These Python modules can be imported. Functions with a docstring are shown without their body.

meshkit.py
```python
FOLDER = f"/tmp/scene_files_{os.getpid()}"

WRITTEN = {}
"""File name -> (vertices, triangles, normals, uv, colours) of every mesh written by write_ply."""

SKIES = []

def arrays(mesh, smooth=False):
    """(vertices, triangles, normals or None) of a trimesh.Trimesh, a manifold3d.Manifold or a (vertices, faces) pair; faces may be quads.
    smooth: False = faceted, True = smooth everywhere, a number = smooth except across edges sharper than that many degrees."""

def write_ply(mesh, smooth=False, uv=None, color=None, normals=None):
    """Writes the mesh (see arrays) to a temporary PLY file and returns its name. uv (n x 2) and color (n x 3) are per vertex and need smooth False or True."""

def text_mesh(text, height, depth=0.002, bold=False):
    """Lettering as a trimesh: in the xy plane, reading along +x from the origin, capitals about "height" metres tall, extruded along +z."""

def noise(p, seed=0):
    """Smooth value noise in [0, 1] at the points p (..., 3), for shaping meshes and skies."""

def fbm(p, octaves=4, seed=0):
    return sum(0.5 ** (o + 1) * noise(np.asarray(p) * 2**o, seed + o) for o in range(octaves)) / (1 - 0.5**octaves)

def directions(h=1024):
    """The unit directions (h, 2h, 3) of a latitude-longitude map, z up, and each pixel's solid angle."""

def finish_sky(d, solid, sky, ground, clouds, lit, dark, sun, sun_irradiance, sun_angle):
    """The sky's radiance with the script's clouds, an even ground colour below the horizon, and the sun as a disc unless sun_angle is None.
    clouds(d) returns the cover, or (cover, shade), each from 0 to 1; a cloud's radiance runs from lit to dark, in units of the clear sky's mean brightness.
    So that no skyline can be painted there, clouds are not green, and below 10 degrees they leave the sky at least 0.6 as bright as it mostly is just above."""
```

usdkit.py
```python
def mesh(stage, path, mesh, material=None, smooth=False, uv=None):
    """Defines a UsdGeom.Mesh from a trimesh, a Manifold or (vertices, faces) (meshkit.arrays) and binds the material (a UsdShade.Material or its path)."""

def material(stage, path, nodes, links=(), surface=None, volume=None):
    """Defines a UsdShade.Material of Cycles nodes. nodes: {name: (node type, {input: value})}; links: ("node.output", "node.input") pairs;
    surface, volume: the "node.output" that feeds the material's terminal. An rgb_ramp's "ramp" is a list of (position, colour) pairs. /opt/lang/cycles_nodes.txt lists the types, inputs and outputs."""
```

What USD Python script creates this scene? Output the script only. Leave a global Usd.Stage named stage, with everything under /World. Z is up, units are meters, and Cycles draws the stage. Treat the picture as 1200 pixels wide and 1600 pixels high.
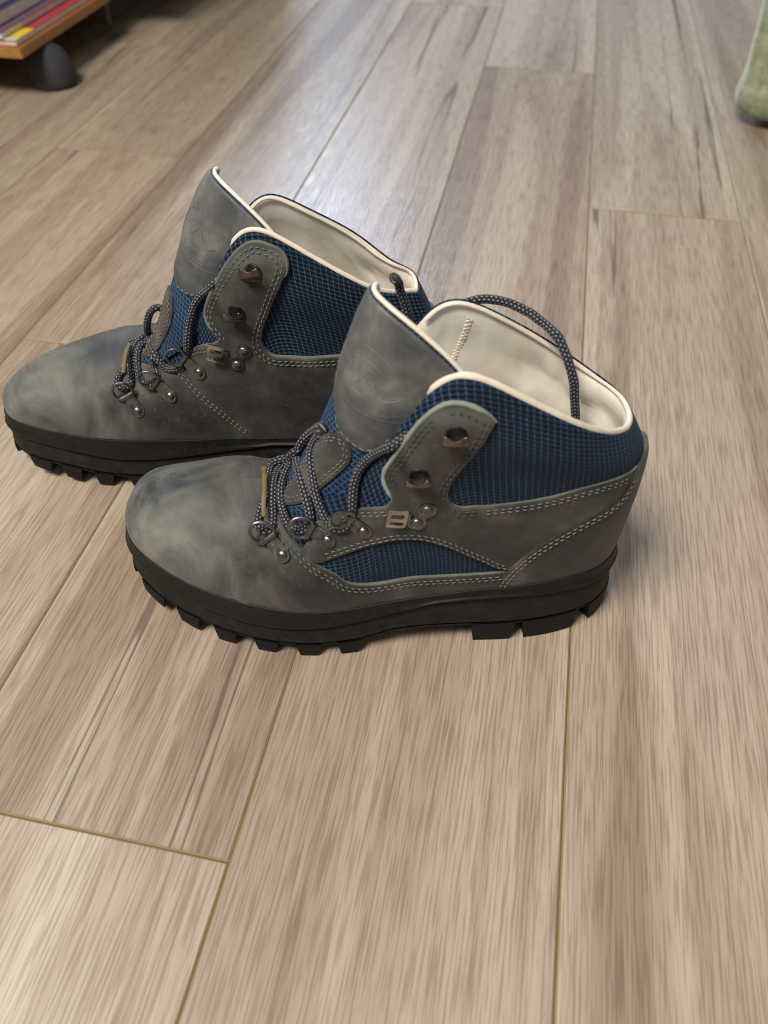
"""Two hiking boots on a laminate floor."""
import math, random
import numpy as np, trimesh
from scipy.spatial import Delaunay, cKDTree
from scipy.interpolate import CubicSpline, RegularGridInterpolator
from shapely.geometry import Polygon, Point
from shapely import contains_xy
from pxr import Usd, UsdGeom, UsdLux, UsdShade, Gf, Sdf
import usdkit
from meshkit import fbm, noise

stage = Usd.Stage.CreateInMemory()
UsdGeom.SetStageUpAxis(stage, UsdGeom.Tokens.z); UsdGeom.SetStageMetersPerUnit(stage, 1.0)
UsdGeom.Xform.Define(stage, '/World'); UsdGeom.Scope.Define(stage, '/World/Looks')
rng = np.random.default_rng(7)

# ---------------------------------------------------------------- camera
PITCH, ROLL, HCAM = 47.707, 0.313, 0.402
cam = UsdGeom.Camera.Define(stage, '/World/camera')
cam.CreateHorizontalApertureAttr(24.0); cam.CreateVerticalApertureAttr(32.0); cam.CreateFocalLengthAttr(24.0)
cam.CreateClippingRangeAttr(Gf.Vec2f(0.02, 50)); cam.CreateFStopAttr(5.8); cam.CreateFocusDistanceAttr(0.46)
cam.CreateExposureAttr(0.0)
xc = UsdGeom.Xformable(cam)
xc.AddTranslateOp().Set(Gf.Vec3d(0, 0, HCAM)); xc.AddRotateXOp().Set(90.0-PITCH); xc.AddRotateZOp().Set(ROLL)

# ---------------------------------------------------------------- lamps
def rect_lamp(name, loc, target, w, h, power, color):
    l = UsdLux.RectLight.Define(stage, '/World/'+name)
    l.CreateWidthAttr(w); l.CreateHeightAttr(h); l.CreateIntensityAttr(power); l.CreateColorAttr(Gf.Vec3f(*color))
    loc, target = np.array(loc, float), np.array(target, float)
    z = loc-target; z /= np.linalg.norm(z); x = np.cross([0, 0, 1.0], z); x /= np.linalg.norm(x); y = np.cross(z, x)
    m = Gf.Matrix4d(*x, 0, *y, 0, *z, 0, *loc, 1)
    UsdGeom.Xformable(l).AddTransformOp().Set(m)
    return l
rect_lamp('ceiling_lamp', (-0.85, -0.42, 2.2), (0, .35, 0), .75, .75, 45.0, (1.0, .935, .84))
rect_lamp('ceiling_lamp_001', (0.9, -0.7, 2.4), (0, .4, 0), 1.2, 1.2, .6, (1.0, .92, .82))
rect_lamp('window_light', (-.56, 3.4, 1.42), (-.1, .8, 0), .55, .75, 55.0, (.58, .74, 1.0))
dome = UsdLux.DomeLight.Define(stage, '/World/room_light'); dome.CreateIntensityAttr(0.07); dome.CreateColorAttr(Gf.Vec3f(1.0, .97, .93))

# ---------------------------------------------------------------- helpers
_used = {}
def unique(path):
    k = _used.get(path, -1)+1; _used[path] = k
    return path if k == 0 else f'{path}_{k:03d}'
def obj(name, mesh, mat, parent='/World', smooth=False, uv=None, kind=None, label=None):
    p = unique(f'{parent}/{name}')
    m = usdkit.mesh(stage, p, mesh, mat, smooth=smooth, uv=uv)
    if kind: m.GetPrim().SetCustomDataByKey('kind', kind)
    if label: m.GetPrim().SetCustomDataByKey('label', label)
    return p
def thing(name, label, cat, loc=(0, 0, 0), rotz=0.0, group=None, kind=None):
    p = unique('/World/'+name); x = UsdGeom.Xform.Define(stage, p)
    x.AddTranslateOp().Set(Gf.Vec3d(*map(float, loc))); x.AddRotateZOp().Set(float(rotz))
    d = x.GetPrim()
    if label: d.SetCustomDataByKey('label', label)
    if cat: d.SetCustomDataByKey('category', cat)
    if group: d.SetCustomDataByKey('group', group)
    if kind: d.SetCustomDataByKey('kind', kind)
    return p
def unit(v):
    v = np.asarray(v, float); return v/np.maximum(np.linalg.norm(v, axis=-1, keepdims=True), 1e-12)
def tube(pts, r, ns=10, closed=False, caps=True, flat=1.0):
    """A tube along pts (vertices, faces, uv: turns round it and metres along it). flat squashes it across the first normal."""
    p = np.asarray(pts, float); n = len(p)
    t = unit(np.gradient(p, axis=0)) if not closed else unit(np.roll(p, -1, 0)-np.roll(p, 1, 0))
    a = np.cross(t[0], [0, 0, 1.0]); a = a if np.linalg.norm(a) > .1 else np.cross(t[0], [0, 1.0, 0]); a = unit(a)
    A = []
    for k in range(n):
        a = unit(a - t[k]*(a@t[k])); A.append(a)
    A = np.array(A); B = np.cross(t, A); r = np.broadcast_to(r, n)
    th = np.linspace(0, 2*np.pi, ns+1)
    v = p[:, None]+(A[:, None]*np.cos(th)[None, :, None]*flat+B[:, None]*np.sin(th)[None, :, None])*r[:, None, None]
    s = np.r_[0, np.cumsum(np.linalg.norm(np.diff(p, axis=0), axis=1))]
    uv = np.stack(np.broadcast_arrays(th[None]/(2*np.pi), s[:, None]), -1).reshape(-1, 2)
    f = grid_faces(n, ns+1); v = v.reshape(-1, 3)
    if closed:
        last = (n-1)*(ns+1); q = [[last+j, j, j+1, last+j+1] for j in range(ns)]
        q = np.array(q); f = np.vstack([f, q[:, [0, 1, 2]], q[:, [0, 2, 3]]])
    elif caps:
        c0, c1 = len(v), len(v)+1; v = np.vstack([v, p[:1]-t[:1]*r[0]*.4, p[-1:]+t[-1:]*r[-1]*.4]); uv = np.vstack([uv, uv[:1], uv[-1:]])
        e = (n-1)*(ns+1)
        f = np.vstack([f, [[c0, j+1, j] for j in range(ns)], [[c1, e+j, e+j+1] for j in range(ns)]])
    return v, f, uv
def spline(pts, n, closed=False):
    p = np.asarray(pts, float); s = np.r_[0, np.cumsum(np.linalg.norm(np.diff(p, axis=0), axis=1)**.6)]
    return CubicSpline(s, p, axis=0)(np.linspace(0, s[-1], n))
def join(parts):
    vs, fs, o = [], [], 0
    for q in parts:
        v, f = (q.vertices, q.faces) if hasattr(q, 'vertices') else q[:2]
        vs.append(np.asarray(v)); fs.append(np.asarray(f)+o); o += len(v)
    return np.vstack(vs), np.vstack(fs)
from scipy.interpolate import CubicSpline, RegularGridInterpolator
# ---------------------------------------------------------------- boot surface
# left boot, local frame: x toe(-) to heel(+), y lateral(-) to medial(+), z up.  Rows: F (feather), R1, R2, T per station
LAT = [
 [(-.1565,.0215,.046),(-.1545,.0205,.0575),(-.141,.0175,.072),(-.121,.013,.0805)],
 [(-.1505,-.001,.046),(-.1485,.001,.0585),(-.1345,.006,.073),(-.117,.012,.0812)],
 [(-.126,-.0235,.0455),(-.1245,-.0225,.061),(-.1155,-.011,.0755),(-.105,.010,.0838)],
 [(-.090,-.0395,.0415),(-.089,-.038,.060),(-.0865,-.0245,.0805),(-.085,.007,.0868)],
 [(-.050,-.0475,.0395),(-.050,-.0465,.060),(-.054,-.0345,.082),(-.064,.004,.0915)],
 [(-.020,-.0455,.0395),(-.020,-.0455,.064),(-.025,-.0385,.089),(-.035,-.023,.1065)],
 [(.000,-.042,.041),(.000,-.0425,.068),(-.005,-.0385,.098),(-.0145,-.0265,.1225)],
 [(.020,-.039,.0425),(.0185,-.040,.076),(.0105,-.0385,.115),(.000,-.0295,.148)],
 [(.040,-.037,.0445),(.037,-.0385,.083),(.027,-.0385,.132),(.0175,-.0335,.182)],
 [(.055,-.036,.0465),(.052,-.0375,.085),(.043,-.0375,.138),(.035,-.0365,.1955)],
 [(.075,-.035,.048),(.072,-.0365,.084),(.065,-.0375,.135),(.058,-.0385,.187)],
 [(.100,-.031,.050),(.098,-.0335,.083),(.092,-.0355,.128),(.085,-.0375,.1715)],
 [(.122,-.0225,.0495),(.121,-.025,.080),(.1165,-.0275,.120),(.1065,-.0295,.158)],
 [(.133,-.0115,.049),(.1338,-.013,.078),(.1318,-.0152,.116),(.121,-.0165,.1505)],
 [(.137,.000,.049),(.1385,.000,.077),(.1385,.000,.115),(.1255,.000,.1485)]]
MED = [
 None,
 [(-.1505,.0415,.046),(-.1485,.039,.0585),(-.1345,.0285,.072),(-.117,.012,.0812)],
 [(-.130,.0465,.0455),(-.1285,.045,.060),(-.1155,.0325,.0745),(-.105,.010,.0838)],
 [(-.092,.0475,.042),(-.092,.0455,.060),(-.088,.0345,.078),(-.085,.007,.0868)],
 [(-.052,.044,.0405),(-.053,.043,.058),(-.057,.032,.077),(-.064,.004,.0915)],
 [(-.020,.0395,.0405),(-.020,.040,.062),(-.026,.0365,.082),(-.038,.021,.0985)],
 [(.000,.037,.0415),(.000,.038,.069),(-.005,.0365,.093),(-.016,.0265,.117)],
 [(.020,.036,.0425),(.0185,.037,.076),(.0105,.037,.115),(.000,.0305,.148)],
 [(.040,.0355,.0445),(.037,.037,.083),(.027,.0375,.132),(.0175,.0315,.180)],
 [(.055,.035,.0465),(.052,.0365,.085),(.043,.0365,.138),(.035,.032,.192)],
 [(.075,.034,.048),(.072,.0355,.084),(.065,.0365,.135),(.058,.0335,.183)],
 [(.100,.030,.050),(.098,.0325,.083),(.092,.0345,.128),(.084,.033,.168)],
 [(.122,.022,.0495),(.121,.0245,.080),(.1165,.027,.120),(.106,.027,.1555)],
 [(.133,.0115,.049),(.1338,.013,.078),(.1318,.0152,.116),(.121,.0155,.1495)],
 None]
NS = 14
VK = np.array([0, .25, .55, .8, 1.0])
GU = np.linspace(-1, 1, 29*24+1); GV = np.linspace(0, 1, 97)
def grid_faces(nu, nv):
    i = np.arange(nu*nv).reshape(nu, nv)
    q = np.stack([i[:-1, :-1], i[1:, :-1], i[1:, 1:], i[:-1, 1:]], -1).reshape(-1, 4)
    return np.vstack([q[:, [0, 1, 2]], q[:, [0, 2, 3]]])
def make_surfaces(pinch=0.0, toe=0.0, lean=(0, 0, 0), side=-1, tfar=1.0):
    def _rows(r, i):
        F, R1, R2, T = (np.array(p, float) for p in r)
        if i <= 3:
            R3 = T + .42*(R2-T); R3[2] = T[2]-.13*(T[2]-R2[2])
        elif i == 4:
            R3 = T + .45*(R2-T); R3[2] = T[2]-.33*(T[2]-R2[2])
        elif i == 5:
            R3 = T + .5*(R2-T); R3[1] *= 1.05
        else:
            R3 = T + .46*(R2-T)
            b = min(1, (i-5)/3)*(.0050 if i < 12 else .0030)
            n = np.array([.6*max(0, (i-11)/3), np.sign(T[1]) if abs(T[1]) > .004 else 0, 0]); n /= max(1e-9, np.linalg.norm(n))
            R3 = R3 + n*b
        return np.array([F, R1, R2, R3, T])
    def _pin(r, i):
        g = np.array([toe if i < 3 else 0, 0, 0])
        return [tuple(np.array((x, y + pinch*np.clip((z-.085)/.10, 0, 1)*min(1, max(0, i-4)/4)*(1 if i < NS-1 else .5), z))+g*(1 if z < .07 else .6)) for x, y, z in r]
    def _toe(r, i):
        return [(x + toe*(i < 3)*(1 if z < .07 else .6), y + toe*(1.0 if i == 1 else .4 if i == 2 else 0)*(z < .077), z) for x, y, z in r]
    _ctrl = {i: _rows(_pin(LAT[i], i), i) for i in range(NS+1)}
    _ctrl.update({-i: _rows(_toe(MED[i], i), i) for i in range(1, NS)})
    _U = np.arange(-NS, NS+1); _P = np.array([_ctrl[NS if u == -NS else u] for u in _U])      # (29, 5, 3)
    _pv = CubicSpline(VK, _P, axis=1, bc_type='natural')(GV)                                    # (29, nv, 3)
    _grid = CubicSpline(_U/NS, np.concatenate([_pv[:-1], _pv[:1]]), axis=0, bc_type='periodic')(GU)   # (nu, nv, 3)
    # the ridge of the toe box: both halves meet exactly
    _k = len(GU)//2; _m = np.clip((.288-np.abs(GU))/.02, 0, 1)[:, None, None]*(GV**10)[None, :, None]
    _sym = .5*(_grid+_grid[::-1]); _top = _sym[:, -1:, :]
    _grid = _grid + (_top-_grid[:, -1:, :])*_m
    def _normals(g, per=True):
        du = np.gradient(g, axis=0); dv = np.gradient(g, axis=1)
        if per: du[0] = du[-1] = (g[1]-g[-2])/2
        n = np.cross(du, dv); l = np.linalg.norm(n, axis=-1, keepdims=True); n = n/np.maximum(l, 1e-12)
        return n
    _nrm = _normals(_grid)
    _c = _grid[len(GU)//2, 10]
    if (_nrm[len(GU)//2, 10] @ np.array([-1, 0, 0])) < 0: _nrm = -_nrm
    _nrm[:, -1] = np.where(np.linalg.norm(_nrm[:, -1], axis=-1, keepdims=True) > .5, _nrm[:, -1], _nrm[:, -2])
    _ns = _nrm[:, -1]*[1, 1, 1]; _ns = _ns+_ns[::-1]; _ns = _ns/np.maximum(np.linalg.norm(_ns, axis=-1, keepdims=True), 1e-9)
    _nrm = _nrm*(1-_m)+_ns[:, None]*_m; _nrm = _nrm/np.maximum(np.linalg.norm(_nrm, axis=-1, keepdims=True), 1e-9)
    _gi = RegularGridInterpolator((GU, GV), np.concatenate([_grid, _nrm], -1), bounds_error=False, fill_value=None)
    def S(u, v, off=0.0):
        """Points of the boot's skin at (u, v), off metres outside it, and the normals there."""
        u = np.asarray(u, float); v = np.clip(np.asarray(v, float), 0, 1)
        u = (u+1) % 2 - 1
        r = _gi(np.stack([u, v], -1)); n = r[..., 3:]; n = n/np.maximum(np.linalg.norm(n, axis=-1, keepdims=True), 1e-9)
        return r[..., :3] + n*np.asarray(off)[..., None] if np.ndim(off) else r[..., :3] + n*off, n
    # ---- tongue: t from the throat (0) to the top (1), w from lateral edge (-1) to medial edge (1)
    _tm = np.array([(-.070,.004,.0875),(-.053,.002,.0975),(-.0365,.002,.130),(-.0255,.000,.160),(-.0165,-.001,.190),(-.006,-.002,.2185)])
    _tt = np.array([0, .13, .34, .56, .78, 1.0])
    _tmid = CubicSpline(_tt, _tm)
    _tW = CubicSpline(_tt, [.012,.0235,.0275,.0285,.031,.0315])            # half width
    _tD = CubicSpline(_tt, [.004,.010,.023,.034,.045,.056])              # how far the edges lie behind the middle
    _tZ = CubicSpline(_tt, [.000,.004,.010,.018,.026,.034])            # how far they drop
    def TG(t, w, off=0.0):
        def f(t, w):
            k = np.clip((t-.45)/.55, 0, 1); w = np.where(w*side > 0, w, w*(1-.8*k*k*(3-2*k)))
            m = _tmid(t) + np.clip(t, 0, 2)[..., None]**3*np.array(lean); a = np.abs(w)
            c = 1.0
            x = m[..., 0] + _tD(t)*a**1.75*c; z = m[..., 2] - _tZ(t)*a**(1.7+.8*t)*c
            y = m[..., 1] + np.where(w*side > 0, 1.0, tfar)*_tW(t)*np.sign(w)*np.sin(np.minimum(a, 1.2)*1.25)/np.sin(1.25)
            return np.stack([x, y, z], -1)
        t = np.asarray(t, float); w = np.asarray(w, float); e = 1e-3
        p = f(t, w); du = f(t+e, w)-f(t-e, w); dv = f(t, w+e)-f(t, w-e)
        n = np.cross(du, dv); n /= np.maximum(np.linalg.norm(n, axis=-1, keepdims=True), 1e-12)
        return p + n*(np.asarray(off)[..., None] if np.ndim(off) else off), n
    return S, TG, _grid, _nrm
# ---------------------------------------------------------------- outlines on the skin (u, v), on the tongue (t, w) and lace paths (metres)
DATA = {"lat_band": [[0.331, 0.3974], [0.3425, 0.3143], [0.3567, 0.245], [0.3782, 0.2099], [0.4189, 0.1829], [0.4798, 0.1553], [0.537, 0.1207], [0.616, 0.0993], [0.6772, 0.1017], [0.6946, 0.1114]], "lat_vampfront": [[0.2875, 0.7661], [0.2925, 0.6552], [0.3012, 0.5643], [0.3112, 0.4787], [0.3235, 0.3913]], "lat_qlow": [[0.3269, 0.4141], [0.3607, 0.4407], [0.4054, 0.461], [0.4512, 0.4357], [0.4907, 0.382], [0.5106, 0.3519], [0.5428, 0.299], [0.592, 0.2267], [0.6524, 0.1611], [0.6839, 0.1249], [0.7011, 0.1199]], "lat_qup": [[0.3327, 0.6784], [0.3635, 0.8396], [0.393, 0.857], [0.4228, 0.8074], [0.4703, 0.6775]], "lat_strap": [[0.4859, 0.6861], [0.4868, 0.7965], [0.4878, 0.8716], [0.4956, 0.903], [0.5123, 0.913], [0.5375, 0.9262], [0.5607, 0.937], [0.5831, 0.9372], [0.6059, 0.9355], [0.6243, 0.9282], [0.6453, 0.9185], [0.6678, 0.9037], [0.68, 0.8932], [0.6846, 0.8795], [0.6759, 0.8287], [0.6475, 0.6782], [0.616, 0.5814], [0.5937, 0.5301], [0.5855, 0.4956], [0.5865, 0.4605], [0.5962, 0.4358], [0.6125, 0.4219], [0.6586, 0.4201]], "lat_qtop": [[0.6366, 0.4176], [0.7063, 0.4399], [0.7607, 0.4872], [0.8147, 0.5748], [0.8607, 0.6396], [0.9031, 0.6609]], "lat_heel": [[0.6773, 0.0125], [0.6887, 0.0805], [0.7064, 0.1476], [0.7317, 0.2236], [0.7574, 0.2828], [0.7827, 0.3313], [0.8115, 0.3797], [0.8446, 0.4269], [0.8692, 0.4663], [0.8898, 0.5303], [0.9021, 0.6106]], "med_seam": [[-0.3653, 0.7739], [-0.3698, 0.5667], [-0.3847, 0.3549], [-0.4135, 0.1973], [-0.4458, 0.0873], [-0.4708, 0.0283]], "med_qup": [[-0.4158, 0.9242], [-0.4331, 0.8875], [-0.4665, 0.7653]], "med_strap": [[-0.4925, 0.6884], [-0.4903, 0.7763], [-0.4884, 0.8852], [-0.494, 0.9472], [-0.5193, 0.952], [-0.5508, 0.9472], [-0.5831, 0.9472], [-0.6135, 0.9558], [-0.6416, 0.9635], [-0.6686, 0.9628], [-0.6881, 0.9551], [-0.6939, 0.9178], [-0.6853, 0.8482], [-0.6641, 0.7346], [-0.6266, 0.5948], [-0.5931, 0.5143], [-0.5833, 0.4766], [-0.5893, 0.4316], [-0.6183, 0.4053], [-0.6774, 0.4057], [-0.7242, 0.4253], [-0.7567, 0.4455]], "med_heel": [[-0.6613, 0.0609], [-0.6796, 0.1428], [-0.706, 0.2094], [-0.7207, 0.2364]], "lat_rings": [[0.2827, 0.4837], [0.272, 0.5681], [0.3472, 0.5896], [0.3348, 0.6975], [0.4104, 0.604], [0.3998, 0.7454]], "med_rings": [[-0.2764, 0.3411], [-0.2673, 0.4605], [-0.3328, 0.4775], [-0.3221, 0.5993], [-0.4138, 0.6787], [-0.403, 0.8627]], "lat_lock": [[0.5393, 0.4788], [0.5146, 0.4481], [0.4966, 0.5336]], "med_lock": [[-0.5338, 0.4932], [-0.5057, 0.4595], [-0.4871, 0.5985]], "lat_hooks": [[0.6192, 0.8101], [0.5429, 0.7092]], "med_hooks": [[-0.6238, 0.8441], [-0.5557, 0.7189]]}
TL_N = [[0.5212, -0.2849], [0.4756, -0.4554], [0.4711, -0.6345], [0.4837, -0.7883], [0.5143, -0.8388], [0.5715, -0.8571], [0.6309, -0.8549]]
TL_F = [[0.4568, 0.4031], [0.4738, 0.626], [0.511, 0.7571], [0.5809, 0.7814]]
TP_N = [[0.462, -0.4574], [0.473, -0.5425], [0.4327, -0.7096], [0.3885, -0.76], [0.2522, -0.7341], [0.1541, -0.7398], [0.1, -0.72], [0.0806, -0.6631], [0.14, -0.22], [0.2559, -0.1343], [0.38, -0.24]]
TP_F = [[0.405, 0.12], [0.395, 0.35], [0.3523, 0.5149], [0.2996, 0.5951], [0.1877, 0.6536], [0.11, 0.72], [0.07, 0.66], [0.12, 0.25], [0.25, 0.05]]
LACES_N = [[[-0.049, 0.0322, 0.07369999999999999], [-0.049, 0.025, 0.0905], [-0.049, 0.016, 0.1045], [-0.0546, 0.016, 0.0982], [-0.0602, 0.016, 0.0962], [-0.0648, 0.016, 0.0924], [-0.0661, 0.0108, 0.0903], [-0.0656, -0.0016, 0.0926], [-0.0663, -0.0097, 0.0908], [-0.0679, -0.0169, 0.0894], [-0.0686, -0.0229, 0.0882], [-0.0664, -0.0286, 0.0868], [-0.0624, -0.0297, 0.087], [-0.0603, -0.0261, 0.0886], [-0.0614, -0.0147, 0.0909], [-0.0618, -0.0019, 0.0942], [-0.0608, 0.0125, 0.0913], [-0.0551, 0.016, 0.0975], [-0.0496, 0.016, 0.1035], [-0.0496, 0.025, 0.0895], [-0.0496, 0.0322, 0.07269999999999999]], [[-0.0535, 0.0322, 0.06359999999999999], [-0.0535, 0.025, 0.0804], [-0.0535, 0.016, 0.0944], [-0.0558, 0.005, 0.0962], [-0.0571, -0.0061, 0.096], [-0.0562, -0.0161, 0.0925], [-0.0537, -0.0241, 0.0909], [-0.049, -0.0308, 0.0901], [-0.0436, -0.033, 0.0913], [-0.0396, -0.0318, 0.0945], [-0.0392, -0.0293, 0.0969], [-0.0405, -0.0235, 0.1019], [-0.0433, -0.0164, 0.1068], [-0.0462, -0.0061, 0.1085], [-0.0496, 0.016, 0.0995], [-0.0459, 0.016, 0.1106], [-0.04, 0.016, 0.1178], [-0.0311, -0.0076, 0.1424], [-0.0311, 0.0013999999999999993, 0.1284], [-0.0311, 0.0086, 0.11159999999999999]], [[-0.033, 0.008899999999999998, 0.1067], [-0.033, 0.0016999999999999993, 0.12350000000000001], [-0.033, -0.0073, 0.1375], [-0.0373, -0.005, 0.1282], [-0.0387, -0.0102, 0.1209], [-0.0375, -0.0174, 0.1151], [-0.0349, -0.0261, 0.1084], [-0.0319, -0.0317, 0.1034], [-0.0276, -0.0368, 0.0997], [-0.0225, -0.039, 0.0997], [-0.0182, -0.0388, 0.1033], [-0.0165, -0.0367, 0.109], [-0.016, -0.0332, 0.1162], [-0.0151, -0.0296, 0.1241], [-0.0117, -0.0272, 0.1331], [-0.0056, -0.028, 0.1421], [0.0014, -0.0333, 0.1519], [0.0044, -0.0349, 0.1553], [0.01, -0.0335, 0.16], [0.016, -0.03, 0.166]], [[0.02, 0.04, 0.15], [0.03, 0.0445, 0.172], [0.0444, 0.043, 0.1835], [0.0541, 0.042, 0.1855], [0.0619, 0.04, 0.185], [0.0712, 0.036, 0.183], [0.0798, 0.029, 0.18], [0.087, 0.019, 0.177], [0.0928, 0.0115, 0.1665], [0.0964, 0.01, 0.1567], [0.099, 0.01, 0.1456], [0.1018, 0.01, 0.1325], [0.103, 0.011, 0.105], [0.1, 0.012, 0.085]], [[0.004, 0.044, 0.196], [0.0068, 0.05, 0.1886], [0.0085, 0.05, 0.1831], [0.0112, 0.05, 0.1745], [0.0132, 0.05, 0.1636], [0.012, 0.047, 0.145], [0.006, 0.04, 0.128]]]
LACES_F = [[[-0.0631, -0.0225, 0.05929999999999999], [-0.0631, -0.0153, 0.0761], [-0.0631, -0.0063, 0.0901], [-0.0655, 0.0015, 0.0911], [-0.0694, 0.0036, 0.0906], [-0.0694, 0.012, 0.0907], [-0.068, 0.0184, 0.0889], [-0.0684, 0.0253, 0.0861], [-0.0708, 0.0302, 0.0837], [-0.0716, 0.0337, 0.0816], [-0.0691, 0.0367, 0.0789], [-0.0644, 0.0364, 0.0784], [-0.0626, 0.0333, 0.0808], [-0.0639, 0.0269, 0.085], [-0.066, 0.0183, 0.089], [-0.066, 0.0109, 0.0915], [-0.0653, 0.0005, 0.091], [-0.0624, -0.0061, 0.0903], [-0.0624, -0.015099999999999999, 0.0763], [-0.0624, -0.0223, 0.0595]], [[-0.0597, -0.0076999999999999985, 0.0634], [-0.0597, -0.0004999999999999987, 0.08020000000000001], [-0.0597, 0.0085, 0.0942], [-0.0615, 0.015, 0.0909], [-0.0599, 0.0237, 0.0869], [-0.057, 0.0304, 0.083], [-0.0532, 0.0338, 0.0806], [-0.048, 0.0342, 0.0813], [-0.0441, 0.0318, 0.0851], [-0.0466, 0.0264, 0.0886], [-0.0467, 0.026, 0.0948], [-0.0486, 0.0202, 0.0982]], [[-0.0462, -0.0168, 0.087], [-0.0462, -0.0096, 0.1038], [-0.0462, -0.0006, 0.1178], [-0.051, -0.0002, 0.1153], [-0.0559, 0.0003, 0.1066], [-0.061, -0.0055, 0.0908], [-0.0488, 0.019, 0.0986], [-0.0423, 0.0279, 0.0966], [-0.0375, 0.0294, 0.0916], [-0.0308, 0.0326, 0.0933], [-0.0237, 0.0341, 0.0975], [-0.0206, 0.0328, 0.1031], [-0.0181, 0.0329, 0.1132], [-0.0158, 0.0312, 0.1241], [-0.0124, 0.0292, 0.1346], [-0.007, 0.0279, 0.1443], [-0.0009, 0.0282, 0.1503], [0.006, 0.0348, 0.1585], [0.012, 0.0315, 0.163], [0.018, 0.029, 0.169]]]
TAG_N = [[-0.0675, 0.006, 0.1005], [-0.0655, -0.0126, 0.0985], [-0.0654, -0.0183, 0.0965], [-0.0645, -0.026, 0.0945]]
TAG_F = [[-0.0672, 0.012, 0.0965], [-0.0666, 0.0214, 0.0955], [-0.0653, 0.0301, 0.0942], [-0.064, 0.0372, 0.0915]]
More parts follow.
